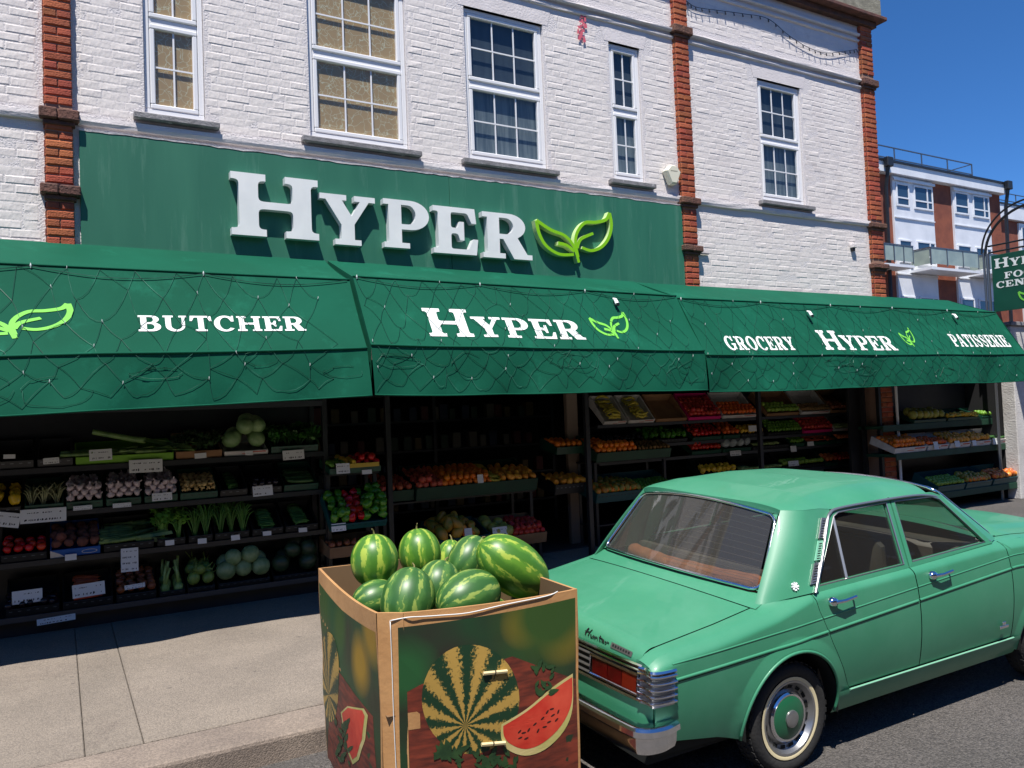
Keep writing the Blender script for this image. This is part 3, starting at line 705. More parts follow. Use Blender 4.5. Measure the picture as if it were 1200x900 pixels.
def lamp(px, py, label):
    r = ray(px, py); p = wpl(px, py, Vector((0, AY1, 3.2)), Vector((0,-.86,.51)))
    t = thing('spotlight', label, 'lamp', p + Vector((0,-.02,.0)), 'spotlights on the awning')
    MB().tube([p + Vector((0,-.01,.05)), p + Vector((0,-.05,.03)), p + Vector((0,-.08,-.02))], [.008,.02,.024], 8).build('housing', M_letter, t, 40)
    MB().lathe([(0,0),(.019,0),(.019,.006),(0,.006)], 10, 'y', p + Vector((0,-.1,-.03))).build('lens', M_black, t)
lamp(718, 355, 'small white spotlight at the top of the middle awning'); lamp(945, 369, 'small white spotlight on the right awning above HYPER'); lamp(1115, 372, 'small white spotlight on the right awning above PATISSERIE')

# ------------------------------------------------------------------ small wall fixtures
al = thing('alarm_box', 'cream hexagonal burglar alarm box beside the red brick pilaster', 'alarm box', (7.13, D, 4.85))
def hexpts(cx, cz, r, sx=1): return [(cx + r*sx*math.cos(math.radians(a)), cz + r*math.sin(math.radians(a))) for a in (20, 70, 110, 160, 250, 290)]
s = MB(); A = hexpts(7.14, 4.98, .135); B = hexpts(7.14, 4.985, .115)
s.add([(p[0], D-.012, p[1]) for p in A] + [(p[0], D-.085, p[1]) for p in A] + [(p[0], D-.105, p[1]) for p in B], [(k, (k+1)%6, 6+(k+1)%6, 6+k) for k in range(6)] + [(6+k, 6+(k+1)%6, 12+(k+1)%6, 12+k) for k in range(6)] + [tuple(range(12,18))])
s.build('cover', mat('cream_plastic', lin(226,222,200), .45), al)
s = MB()
for k in range(7): s.box(7.08+k*.017, 7.091+k*.017, D-.1062, D-.1052, 5.02+rnd(-.003,.003), 5.034)
s.build('lettering', mat('grey_print', lin(120,118,108), .7), al)
vt = thing('wall_vent', 'small white box fixed on the brick near the right pilaster', 'box', (10.83, D, 4.25))
MB().cbox(10.76, 10.86, D-.07, D-.004, 4.27, 4.33, .006).build('casing', M_render, vt); MB().cbox(10.78, 10.83, D-.05, D-.006, 4.22, 4.268, .004).build('spout', M_black, vt)
pb = thing('wall_bracket', 'thin grey bracket stub on the brick right of the pilaster', 'bracket', (7.68, D, 3.97))
MB().cbox(7.60, 7.76, D-.04, D-.008, 3.965, 3.985, .004).build('bracket_bar', M_sill, pb)
# fairy string over the upper right wall
st = thing('fairy_string', 'thin dark light string looping over the upper right wall', 'string lights', (9, D, 7.2))
pts = [wy(px, py, D-.03) for px, py in ((803,0),(815,8),(840,12),(870,16),(900,22),(925,42),(948,56),(968,62),(990,60),(1004,58))]
cord = MB(); cord.tube(smoothpath(pts, 8), .0045, 4); tag(cord.build('cord', M_black, st), kind='stuff')
bl = MB()
for p in smoothpath(pts, 3): bl.tube([p, p - Vector((0,.01,.05))], [.006,.010], 4)
tag(bl.build('bulb', M_black, st), kind='stuff')

# ------------------------------------------------------------------ projecting sign on its post
def wx(px, py, x): r = ray(px, py); return CAMP + r * (x / r.x)
XS = 13.75
hs = thing('projecting_sign', 'dark green projecting board lettered HYPER FOOD CENTRE on an arched metal bracket', 'sign', (XS, 7.9, PAV))
tl = wx(1162, 300, XS); bl_ = wx(1164, 366, XS); ya = tl.y; yb2 = ya - 1.02
M_sgreen = mat('sign_green', lin(12,72,56), .45, col2=lin(16,80,62), scale=3)
MB().cbox(XS-.02, XS+.02, yb2, ya, bl_.z, tl.z, .004).build('board', M_sgreen, hs)
xf = XS - .024
def sword(txt, y0, y1, z0, z1, big=None):
    W, polys = word_polys(txt, big); s = MB()
    for k, p in enumerate(polys): s.poly(p[3], lambda u, v, d: (xf, lerp(y0, y1, u/W), lerp(z0, z1, v/(big or 1))))
    s.build('lettering', M_print, hs)
H_ = tl.z - bl_.z
sword('HYPER', ya-.05, ya-.97, bl_.z+H_*.76, bl_.z+H_*.93, 1.25)
sword('FOOD', ya-.2, ya-.82, bl_.z+H_*.56, bl_.z+H_*.67); sword('CENTRE', ya-.06, ya-.96, bl_.z+H_*.41, bl_.z+H_*.52)
s = MB()
for k, pl in enumerate(leaf_polys(16)): s.poly([pl], lambda u, v, d: (xf-k*.0003, ya-.4-u*.42, bl_.z+H_*.08+v*.42))
s.build('leaf_emblem', M_pleaf, hs)
M_galv = mat('galvanised', lin(120,122,124), .4, .8)
MB().tube([(XS, ya+.07, PAV), (XS, ya+.07, tl.z+.05)], .028, 8).build('post', M_galv, hs, 40)
MB().tube([(XS, ya+.13, 2.9), (XS, ya+.13, tl.z+.08)], .02, 8).build('post', M_galv, hs, 40)
R1 = .72
MB().tube([(XS, ya+.10-R1*1.1*(1-math.cos(a)), tl.z+.02+R1*math.sin(a)) for a in [math.radians(d) for d in range(0, 91, 6)]] + [(XS, ya-1.3, tl.z+.74)], .022, 6).build('arch', M_black, hs, 40)
MB().tube([(XS, ya+.16-R1*1.1*(1-math.cos(a)), tl.z+.06+R1*1.06*math.sin(a)) for a in [math.radians(d) for d in range(0, 91, 6)]], .016, 6).build('arch', M_black, hs, 40)
for dz in (.06, .17): MB().tube([(XS, ya+.05, tl.z+dz), (XS, yb2-.3, tl.z+dz)], .015, 6).build('rail', M_black, hs, 40)

# ------------------------------------------------------------------ apartment block beyond
YB = 23.3
def zb_(zx, zy): return 1000 + zx/4.285, 170 + zy/4.285
def bw(zx, zy): return wy(*zb_(zx, zy), YB)
M_bbrick = mat('distant_brick', lin(140,78,56), .9, col2=lin(122,66,50), scale=2.2, bump=.2, bscale=20, wear=(lin(100,58,46), 5, .55, .2))
M_bwhite = mat('block_white_panel', lin(226,228,232), .6, col2=lin(212,215,220), scale=1.5)
M_bglass = mat('block_glass', lin(44,66,86), .08, spec=.8)
M_frost = mat('balcony_glass', lin(158,172,160), .25, col2=lin(140,154,146), scale=2)
ab = thing('apartment_block', 'four storey brick and white panel apartment block with balconies behind the shop', 'building', (30, YB, 0))
xl, xr = bw(100, 400).x - 14, bw(742, 400).x; zr_ = (bw(420, 150).z + .0)
ztop = bw(420, 148).z; zband = bw(420, 196).z
MB().box(xl, xr, YB, YB+10, 0, zband).build('wall', M_bbrick, ab)
MB().box(xl-.1, xr+.12, YB-.35, YB+10, zband, ztop).build('roof_band', M_bwhite, ab)
MB().box(xl-.15, xr+.2, YB-.42, YB+10, ztop, ztop+.10).build('roof_edge', M_black, ab)
def rect(zx0, zx1, zy0, zy1):
    zc = (zx0+zx1)/2; return bw(zx0, (zy0+zy1)/2).x, bw(zx1, (zy0+zy1)/2).x, bw(zc, zy1).z, bw(zc, zy0).z
st_h = 2.72
bays = [(192, 392), (492, 674)]
top_w = [[(203,268,196,312),(292,386,212,330)], [(497,566,240,352),(588,668,258,370)]]
for bi, (b0, b1) in enumerate(bays):
    x0, x1 = bw(b0, 300).x, bw(b1, 300).x
    MB().box(x0, x1, YB-.10, YB+.02, .3, zband-.02).build('white_bay', M_bwhite, ab)
    MB().box(x0-.05, x1+.05, YB-.22, YB-.1, zband-.24, zband-.12).build('window_head', M_bwhite, ab)
    for fl in range(4):
        for wi, q in enumerate(top_w[bi]):
            a0, a1, c0, c1 = rect(*q); dz = -st_h*fl
            wd = sub('window', ab, ((a0+a1)/2, YB, c0+dz))
            yf_ = YB-.16
            fr_ = frame_rect(a0, a1, c0+dz, c1+dz, .09, yf_, YB-.101, .01); fr_.build('frame', M_bwhite, wd)
            sp = lerp(a0, a1, .70 if wi else .95)
            MB().box(a0+.09, a1-.09, yf_+.03, yf_+.035, c0+dz+.09, c1+dz-.09).build('pane', M_bglass, wd)
            zq = c0+dz+.42; fr2 = MB().box(a0+.09, a1-.09, yf_+.005, yf_+.029, zq-.035, zq+.035)
            if wi: fr2.box(sp-.04, sp+.04, yf_+.003, yf_+.0285, c0+dz+.09, zq-.036); fr2.box(sp-.04, sp+.04, yf_+.003, yf_+.0285, zq+.036, c1+dz-.09)
            fr2.build('glazing_bar', M_bwhite, wd)
            # opened top-hung sash
            if False:
                u0, u1 = a0+.12, (a1-.12 if not wi else sp-.07); z0_, z1_ = zq+.06, c1+dz-.12
                s = MB(); P = [(u0,yf_-.28,z0_),(u1,yf_-.28,z0_),(u1,yf_-.02,z1_),(u0,yf_-.02,z1_)]
                for k in range(4): s.tube([P[k], P[(k+1)%4]], .045, 4)
                s.build('open_sash', M_bwhite, wd); MB().add(P, [(0,1,2,3)]).build('pane', M_bglass, wd)
        MB().box(x0+.02, x1-.02, YB-.16, YB-.101, c0+dz-.55, c0+dz-.50).build('panel_rail', M_bwhite, ab)
def balcony(zx0, zx1, zy0, zy1, dep):
    a0, a1, c0, c1 = rect(zx0, zx1, zy0, zy1); r = sub('balcony', ab, ((a0+a1)/2, YB-.1, c0))
    MB().box(a0, a1, YB-.1-dep, YB-.101, c0, c0+.12).build('slab', M_bwhite, r)
    n = 3
    for k in range(n):
        u0, u1 = lerp(a0,a1,k/n)+.05, lerp(a0,a1,(k+1)/n)-.05; MB().box(u0, u1, YB-.08-dep, YB-.06-dep, c0+.28, c1-.06).build('panel', M_frost, r)
    MB().box(a0+.02, a0+.04, YB-dep, YB-.2, c0+.28, c1-.06).build('panel', M_frost, r)
    rl = MB(); rl.box(a0, a1, YB-.1-dep, YB-.04-dep, c1-.05, c1); rl.box(a0, a0+.06, YB-.035-dep, YB-.11, c1-.05, c1)
    for k in range(n+1): xx = lerp(a0+.03, a1-.03, k/n); rl.box(xx-.03, xx+.03, YB-.09-dep, YB-.05-dep, c0+.2, c1-.05)
    rl.build('rail', M_galv, r)
balcony(272, 512, 548, 655, 1.1); balcony(566, 700, 575, 670, 1.1); balcony(60, 205, 520, 630, .9)
for zx in (140, 735):
    p = bw(zx, 300); MB().tube([(p.x, YB-.5, ztop-.1), (p.x, YB-.3, ztop-1.2), (p.x, YB-.12, 0)], .09, 6).build('drainpipe', M_black, ab); MB().cbox(p.x-.22, p.x+.22, YB-.62, YB-.4, ztop-.3, ztop+.15, .03).build('hopper', M_black, ab)
rl = MB(); xa, xb = bw(20, 60).x, bw(655, 150).x; zt_ = bw(400, 60).z
yr = YB+.6; zb1 = ztop + .1
for zz_ in (zb1+.55, zb1+1.1): rl.tube([(xa-8, yr, zz_), (xb, yr, zz_), (xb, yr+5, zz_)], .035, 4)
rl.build('roof_rail', M_galv, ab)
k = xb
while k > xa - 8: MB().tube([(k, yr, zb1), (k, yr, zb1+1.1)], .035, 4).build('rail_post', M_galv, ab); k -= 2.2
ab2 = thing('apartment_block', 'lower apartment block wing at the far right edge, behind the projecting sign', 'building', (44, 28, 0))
Y2 = 28.0
def c2(px, py): return wy(px, py, Y2)
zt2 = c2(1185, 243).z; x2 = c2(1160, 300).x
MB().box(x2, x2+18, Y2, Y2+9, 0, zt2-.9).build('wall', M_bbrick, ab2); MB().box(x2-.1, x2+18, Y2-.3, Y2+9, zt2-.9, zt2).build('roof_band', M_bwhite, ab2); MB().box(x2-.1, x2+18, Y2-.35, Y2+9, zt2, zt2+.1).build('roof_edge', M_black, ab2)
xw = c2(1193, 280).x
for k in range(3):
    MB().box(xw+k*5.4, xw+3.4+k*5.4, Y2-.1, Y2+.02, .3, zt2-1).build('white_bay', M_bwhite, ab2)
    for fl in range(4):
        z0_ = zt2-2.6-fl*st_h; w = sub('window', ab2, (xw, Y2, z0_)); frame_rect(xw+.2+k*5.4, xw+3.1+k*5.4, z0_, z0_+1.4, .1, Y2-.16, Y2-.101, .01).build('frame', M_bwhite, w); MB().box(xw+.3+k*5.4, xw+3.0+k*5.4, Y2-.13, Y2-.12, z0_+.1, z0_+1.3).build('pane', M_bglass, w); MB().box(xw+1.6+k*5.4, xw+1.7+k*5.4, Y2-.15, Y2-.131, z0_+.1, z0_+1.3).build('glazing_bar', M_bwhite, w)
rl = MB()
for zz_ in (.5, 1.0): rl.tube([(x2, Y2+.5, zt2+.1+zz_), (x2+18, Y2+.5, zt2+.1+zz_)], .035, 4)
for k in range(9): rl.tube([(x2+k*2.2, Y2+.5, zt2+.1), (x2+k*2.2, Y2+.5, zt2+1.1)], .035, 4)
rl.build('roof_rail', M_galv, ab2)
# ------------------------------------------------------------------ green saloon car (local frame: x forward from the rear axle, y across, near side negative)
CX, CY = 3.295, 3.80; YS = 1.085
CARM = Matrix.Translation((CX, CY, road_z(CY))) @ Matrix.Rotation(math.atan(.0436), 4, 'X')
car = thing('saloon_car', 'faded green vintage four door saloon car parked at the kerb', 'car', M=CARM)
M_paint = mat('green_car_paint', lin(56,130,97), .46, col2=lin(62,137,103), scale=1.3, spec=.5, coat=.22, bump=.015, bscale=3, wear=(lin(80,146,116), 2.0, .44, .5))
M_chrome = mat('chrome', (.80,.80,.82,1), .11, 1.0, bump=.03, bscale=6)
M_dull = mat('brushed_trim', lin(168,168,168), .34, .85)
M_rub = mat('tyre_rubber', lin(32,32,33), .85, col2=lin(42,41,40), scale=6, bump=.2, bscale=60)
M_gap = mat('panel_gap', lin(12,16,14), .9)
M_red_l = mat('red_lens', lin(84,9,9), .15, col2=lin(60,5,6), scale=20, coat=.5)
M_amb = mat('amber_lens', lin(104,26,12), .15, coat=.5)
M_cloth = mat('dark_seat_vinyl', lin(92,84,76), .6, col2=lin(74,68,62), scale=5)
M_tan = mat('cream_trim', lin(176,164,136), .7, col2=lin(156,144,118), scale=4)
M_cglass = glass_mat('car_glass', (.58,.62,.58,1), 1.3, .02, .03)
M_cglass_r = glass_mat('car_rear_glass', (.62,.63,.58,1), 1.6, .03, .08)
ZUP = [.018]
def cput(mb, name, m, parent=None, smooth=30, both=False, fix=True):
    """link a part given in the car's frame; both = also its mirror image"""
    par = parent or car; out = []
    for sgn in ((1, -1) if both else (1,)):
        q = MB(); q.v = [tuple(CARM @ Vector((v[0], v[1]*sgn*YS, v[2] + ZUP[0]))) for v in mb.v]; q.f = mb.f if sgn > 0 else [f[::-1] for f in mb.f]
        out.append(q.build(name, m, par, smooth, fix))
    return out[0] if not both else out
# shoulder height, crease heights, side surface
def z_top(x): return interp(x, [-1.0,-.905,-.885,-.85,-.80,-.42,-.1,.17,1.06,1.9,2.3,2.9,3.25], [.66,.695,.712,.727,.738,.785,.835,.900,.925,.955,.945,.905,.86])
def z_crease(x): return interp(x, [-1.0,2.1,3.3], [.615,.790,.76])
def z_up(x): return z_crease(x) + .075
def y_side(x, z):
    zt = z_top(x); y = .805 - .36*(z-.62)**2
    e = (zt - z)
    if e < .05: y -= .045 * (1 - e/.05)**2
    taper = interp(x, [-1.0,-.9,-.5,0,2.3,3.0,3.3], [.055,.035,.015,0,0,.03,.09]); y -= taper
    # lip round the wheel openings
    for wx0 in (0.0, 2.5):
        r = math.hypot(x-wx0, z-.275)
        if .335 < r < .42: y += .012*(1-abs(r-.36)/.06) if abs(r-.36) < .06 else 0
    return y
AR = .345
def arch_pt(wx0, a): return (wx0 + AR*math.cos(a), .275 + AR*math.sin(a))
a_lo = math.asin((.23-.275)/AR)
def ruled(top, bot, nu, nv, name, parent=None, m=None, inset=0.0):
    """panel between a top and a bottom polyline (x,z); dense rows so the creases show"""
    def samp(P, u):
        d = [0]
        for i in range(1, len(P)): d.append(d[-1] + math.hypot(P[i][0]-P[i-1][0], P[i][1]-P[i-1][1]))
        s = u*d[-1]; return interp(s, d, [p[0] for p in P]), interp(s, d, [p[1] for p in P])
    def fn(u, v):
        a = samp(bot, u); b = samp(top, u); x, z = lerp(a[0],b[0],v), lerp(a[1],b[1],v)
        return (x, -(y_side(x, z) - inset), z)
    return cput(MB().grid(fn, nu, nv), name, m or M_paint, parent, 38, both=True, fix=False)
G = .004
topline = lambda x0, x1, n=12, dz=0.0: [(lerp(x0,x1,i/n), z_top(lerp(x0,x1,i/n)) - dz) for i in range(n+1)]
# rear wing: seam of the rear door runs down and forward round the arch
seam_r = [(.175,.90),(.20,.80),(.285,.62),(.38,.46),(.43,.36),(.455,.335)]
rear_arch = [arch_pt(0, math.pi - a_lo + (-(math.pi - 2*a_lo))*i/26) for i in range(27)]
bot = [(-.90,.37),(-.78,.325),(-.50,.28)] + rear_arch + [(.40,.235),(.452,.325)]
ruled(topline(-.905,.10,80) + seam_r[:1], bot[:3] + rear_arch[:16], 46, 60, 'rear_wing')
ruled(seam_r, rear_arch[15:] + [(.40,.232),(.452,.322)], 26, 30, 'rear_wing')
# doors
sb = lambda x: .337
d1 = [(x+G, z) for x, z in seam_r]
bx0, bx1 = 1.045, 1.078
def door(name, left, right, handle_x, cz):
    n = 12
    def edge(P, t): return interp(t, [i/(len(P)-1) for i in range(len(P))], [p[0] for p in P]), interp(t, [i/(len(P)-1) for i in range(len(P))], [p[1] for p in P])
    def xat(P, z): return interp(z, [p[1] for p in P[::-1]], [p[0] for p in P[::-1]])
    def fn(u, v):
        zt = z_top(lerp(left[0][0], right[0][0], u)); za = lerp(.341, zt, v)
        x = lerp(xat(left, za), xat(right, za), u); return (x, -y_side(x, za), za)
    ds = cput(MB().grid(fn, 24, 64), name, M_paint, None, 38, both=True, fix=False)
    for sgn, d in zip((1,-1), ds):
        yy = -(y_side(handle_x, cz)) * sgn
        hb = MB().lathe([(0,0),(.026,.0),(.026,.012),(.018,.026),(0,.03)], 14, 'y', (0,0,0)); hb.v = [(v[0]*1.25+handle_x, yy - sgn*v[1], v[2]+cz) for v in hb.v]
        h = cput(hb, 'handle', M_chrome, d, 50)
        cput(MB().tube([(handle_x, yy-sgn*.022, cz), (handle_x+.06, yy-sgn*.034, cz+.003), (handle_x+.155, yy-sgn*.032, cz+.012), (handle_x+.165, yy-sgn*.012, cz+.012)], [.011,.010,.009,.007], 6), 'handle_bar', M_chrome, d, 50)
    return ds
door('rear_door', d1, [(bx0-G,.925),(bx0+.005,.8),(bx1-G,.34)], .305, .835)
seam_f = [(2.02,.955),(2.035,.8),(2.05,.34)]
door('front_door', [(bx0+G,.925),(bx0+.013,.8),(bx1+G,.34)], [(x-G,z) for x,z in seam_f], 1.20, .855)
fa = [arch_pt(2.5, math.pi - a_lo - (math.pi - 2*a_lo)*i/26) for i in range(27)]
ruled([(x+G,z) for x,z in seam_f[::-1]][0:0] + [(x+G,z) for x,z in seam_f][::-1], [(2.058,.322),(2.12,.235)] + fa[:12], 26, 30, 'front_wing')
ruled(topline(2.024, 3.22, 12), fa[11:] + [(2.95,.25),(3.22,.33)], 46, 50, 'front_wing')
def crease(x0, x1, f, r, name):
    cput(MB().tube([(lerp(x0,x1,i/24), -(y_side(lerp(x0,x1,i/24), f(lerp(x0,x1,i/24)))-.001), f(lerp(x0,x1,i/24))) for i in range(25)], r, 6, cap=False), name, M_paint, None, True, both=True)
for f_, r_ in ((z_crease, .0085), (z_up, .0045)):
    for xa, xb in ((-.80, interp(f_(.25), [p[1] for p in seam_r[::-1]], [p[0] for p in seam_r[::-1]])-.004), (interp(f_(.25), [p[1] for p in seam_r[::-1]], [p[0] for p in seam_r[::-1]])+.006, bx0-.002), (bx0+.012, 2.028), (2.04, 3.15)): crease(xa, xb, f_, r_, 'crease')
for xa, xb in ((-.80, interp(z_crease(.25), [p[1] for p in seam_r[::-1]], [p[0] for p in seam_r[::-1]])-.004), (.262, bx0-.002), (bx0+.012, 2.028)):
    cput(MB().tube([(lerp(xa,xb,i/24), -(y_side(lerp(xa,xb,i/24), z_crease(lerp(xa,xb,i/24)))-.0015), z_crease(lerp(xa,xb,i/24))-.0105) for i in range(25)], .0032, 5, cap=False), 'crease_shadow', M_gap, None, True, both=True)  # thin dark tube painted as the step shadow below the crease
cput(MB().tube([(AR*1.012*math.cos(a), -(y_side(AR*1.03*math.cos(a), .275+AR*1.03*math.sin(a))+.001), .275+AR*1.012*math.sin(a)) for a in [lerp(a_lo, math.pi-a_lo, i/40) for i in range(41)]], .009, 6), 'arch_lip', M_paint, None, True, both=True)
# sill with its bright top strip
def sill(u, v):
    x = lerp(.35, 2.15, u); z = lerp(.205, .335, v); return (x, -(.735 + .052*math.sin(v*1.45)), z)
cput(MB().grid(sill, 20, 8), 'sill', M_paint, None, 40, both=True, fix=False)
cput(MB().tube([(.44,-.789,.333),(2.06,-.789,.333)], .006, 6), 'sill_strip', mat('pale_green_strip', lin(120,176,146), .4), None, 40, both=True)
# dark shell behind every panel gap
sh = MB()
def shellp(x, v): zt = z_top(x) - .012; z = lerp(.25, zt, v); return (x, -(y_side(x, z) - .016), z)
def in_arch(x, z): return min(math.hypot(x, z-.275), math.hypot(x-2.5, z-.275)) < AR + .012
xs_ = [-.88 + i*.04 for i in range(105)]
for i in range(len(xs_)-1):
    for j in range(16):
        q = [shellp(xs_[i], j/16), shellp(xs_[i+1], j/16), shellp(xs_[i+1], (j+1)/16), shellp(xs_[i], (j+1)/16)]
        if any(in_arch(p[0], p[2]) for p in q): continue
        sh.add(q, [(0,1,2,3)]); sh.add([(p[0], -p[1], p[2]) for p in q], [(3,2,1,0)])
cput(sh, 'inner_shell', M_gap, None, False, fix=False)
for wx0 in (0.0, 2.5):                       # wheel-arch liners
    s = MB().grid(lambda u, v: (wx0 + (AR+.004)*math.cos(lerp(a_lo, math.pi-a_lo, u)), lerp(-.785, -.45, v), .275 + (AR+.004)*math.sin(lerp(a_lo, math.pi-a_lo, u))), 24, 2)
    s.add([(wx0 + AR*math.cos(lerp(a_lo, math.pi-a_lo, k/20)), -.45, .275 + AR*math.sin(lerp(a_lo, math.pi-a_lo, k/20))) for k in range(21)], [tuple(range(21))])
    cput(s, 'arch_liner', M_gap, None, 40, both=True, fix=False)
cput(MB().box(-.9, 3.15, -.70, .70, .22, .27), 'floor_pan', M_gap, None, False)
# decks
def deck(x0, x1, hw, crown, lift=0.0, edge=None):
    def fn(u, v):
        x = lerp(x0, x1, u); t = lerp(-1, 1, v); y = hw*t
        return (x, y, z_top(x) + .012 + lift + crown*(1-t*t))
    return fn
def fender(x0, x1, hw, nx=24):               # strip between lid gap and shoulder
    def fn(u, v):
        x = lerp(x0, x1, u); ys = y_side(x, z_top(x)); y = lerp(hw, ys, v); return (x, -y, z_top(x) + .012*(1-v)*(1+v*.6) )
    return fn
LW = .655
def lidfn(u, v):
    t = lerp(-1, 1, v)
    if u < .25:                                  # rear face of the lid, rolled over from the top
        w = 1 - u/.25; xm = -.80 - .095*math.sin(w*math.pi/2); drop = (.078 + .028*(1-t*t))*(1-math.cos(w*math.pi/2)); zt = z_top(-.80)
    else: xm = lerp(-.80, -.165, (u-.25)/.75); drop = 0.0; zt = z_top(xm)
    k = (xm + .5325)/.3675; x = xm - (.035 if k < 0 else .085)*(1-t*t)*abs(k)
    return (x, LW*t, zt + .014 + .042*(1-t**2) - drop)
lid = cput(MB().grid(lidfn, 64, 32), 'boot_lid', M_paint, None, 40)
cput(MB().grid(fender(-.905, .12, LW+.006), 30, 5), 'wing_top', M_paint, None, 40, both=True, fix=False)
cput(MB().grid(lambda u, v: (lerp(-.88,-.10,u), lerp(-.70,.70,v), z_top(lerp(-.88,-.10,u)) - .012 + .036*(1-lerp(-1,1,v)**2)), 10, 10), 'inner_shell', M_gap, None, False)
# scuttle between lid and rear glass
def scuttle(u, v):
    t = lerp(-1, 1, v); x = lerp(-.155 - .085*(1-t*t), -.045 - .10*(1-t*t), u); zt = z_top(-.16) + .014 + .042*(1-t*t)
    return (x, LW*1.05*t, lerp(zt, .888 + .028*(1-t*t), u**1.1))
cput(MB().grid(scuttle, 6, 28), 'rear_scuttle', M_paint, None, 40)
bon = cput(MB().grid(lambda u, v: (lerp(2.13,3.24,u)+.03*(1-lerp(-1,1,v)**2)*u, .66*lerp(-1,1,v), z_top(lerp(2.13,3.24,u)) + .014 + .05*(1-lerp(-1,1,v)**2) + .012*math.exp(-((abs(lerp(-1,1,v))-.72)/.06)**2)), 24, 32), 'bonnet', M_paint, None, 40)
cput(MB().grid(fender(1.95, 3.25, .666), 30, 5), 'wing_top', M_paint, None, 40, both=True, fix=False)
cput(MB().grid(lambda u, v: (lerp(1.95,2.12,u), .66*lerp(-1,1,v), lerp(.955,.957,u) + .012 + .045*(1-lerp(-1,1,v)**2)), 4, 16), 'cowl', M_paint, None, 40)
# ---- greenhouse
def hwz(z): return interp(z, [.86,.93,1.30,1.36], [.760,.742,.608,.58])      # half width of the glass house
def roof_c(x): return interp(x, [.10,.22,.45,.9,1.3,1.55,1.68], [1.315,1.345,1.380,1.398,1.388,1.358,1.325])
RH = .612
def rdrop(u): return lerp(.30, 1.0, min(1, u/.26)**1.0)
def rooffn(u, v):
    t = lerp(-1, 1, v); x = lerp(.215 - .05*(1-t*t), 1.60 + .07*(1-t*t), u)
    return (x, RH*t*(1-.10*max(0,(abs(u-.5)*2-.8)/.2)**2), roof_c(x) - .018*t*t - .085*rdrop(u)*abs(t)**7)
cput(MB().grid(rooffn, 80, 44), 'roof', M_paint, None, 60)
gut = [(.195,.768,.893),(.33,.712,1.06),(.465,.645,1.22),(.52,.622,1.266),(.62,.614,1.286),(1.0,.615,1.297),(1.35,.613,1.296),(1.55,.610,1.270),(1.62,.618,1.235),(1.86,.70,1.01),(1.93,.722,.962)]
cput(MB().tube(smoothpath([(p[0], -p[1]-.006, p[2]) for p in gut], 5), .0085, 6), 'gutter', M_dull, None, 60, both=True)
# C pillar
def roof_e(x): uu = (x-.215)/1.385; return Vector((x, -RH*(1-.10*max(0,(abs(uu-.5)*2-.8)/.2)**2), roof_c(x)-.018-.085*rdrop(uu)))
def cpil(u, v):
    a = Vector((lerp(-.135,.225,u), -lerp(.662,.772,u**.55), lerp(.845,.897,u**.6))); b = roof_e(lerp(.215,.54,u)) + Vector((0,.0015,.001))
    p = a.lerp(b, v); p.y -= .012*math.sin(math.pi*v)*math.sin(math.pi*min(1,u*1.1)); p.z += .010*math.sin(math.pi*v)*(1-u); return tuple(p)
cpo = cput(MB().grid(cpil, 24, 18), 'rear_pillar', M_paint, None, 60, both=True, fix=False)
cput(MB().grid(lambda u, v: Vector(cpil(lerp(0,.5,u), 0)).lerp(Vector((lerp(-.16,.17,u), -y_side(lerp(-.16,.17,u), z_top(lerp(-.16,.17,u))), z_top(lerp(-.16,.17,u)))), v)[:], 10, 6), 'pillar_base', M_paint, None, 60, both=True, fix=False)
cput(MB().grid(lambda u, v: Vector(cpil(lerp(.45,1,u), 0)).lerp(Vector((lerp(.10,.23,u), -y_side(lerp(.10,.23,u), z_top(lerp(.10,.23,u))-.004), z_top(lerp(.10,.23,u))-.004)), v)[:], 6, 4), 'pillar_base', M_paint, None, 60, both=True, fix=False)
# pillar ornament: three ribbed vents and a rosette
for sgn, cp_ in zip((1,-1), cpo):
    for k, (v0, v1) in enumerate(((.10,.34),(.37,.60),(.63,.88))):
        s = MB(); w0 = .80
        P = [Vector(cpil(w0, v0)), Vector(cpil(w0+.13, v0)), Vector(cpil(w0+.13, v1)), Vector(cpil(w0, v1))]
        nrm = (P[1]-P[0]).cross(P[3]-P[0]).normalized(); nrm = nrm if nrm.y < 0 else -nrm
        q = [p + nrm*.003 for p in P] + [p + nrm*.011 for p in P]
        s.add(q, [(4,5,6,7),(0,1,5,4),(1,2,6,5),(2,3,7,6),(3,0,4,7)]); s.v = [(v[0], v[1]*sgn, v[2]) for v in s.v]; cput(s, 'vent', M_dull if k != 1 else mat('pale_green_vent', lin(126,190,160), .4), cp_, False)
        s = MB()
        for r_ in range(7):
            t = (r_+.7)/8; a = P[0].lerp(P[3], t).lerp(P[1].lerp(P[2], t), .22) + nrm*.0115; b = P[0].lerp(P[3], t).lerp(P[1].lerp(P[2], t), .78) + nrm*.0115
            d = (P[3]-P[0]).normalized()*.0035; s.add([a-d, b-d, b+d, a+d], [(0,1,2,3)])
        s.v = [(v[0], v[1]*sgn, v[2]) for v in s.v]; cput(s, 'vent_slot', M_gap, cp_, False)
    c = Vector(cpil(.52, .12)); nrm = Vector((-.12,-.97,.25)).normalized(); ax = nrm.cross(Vector((0,0,1))).normalized(); az = ax.cross(nrm); s = MB()
    for r_ in range(8):
        a = r_*math.pi/4; s.tube([c + nrm*.004 + (ax*math.cos(a)+az*math.sin(a))*.004, c + nrm*.006 + (ax*math.cos(a)+az*math.sin(a))*.022], [.003,.0065], 5)
    s.tube([c + nrm*.004, c + nrm*.012], .009, 8); s.v = [(v[0], v[1]*sgn, v[2]) for v in s.v]; cput(s, 'rosette', M_letter, cp_, 40)
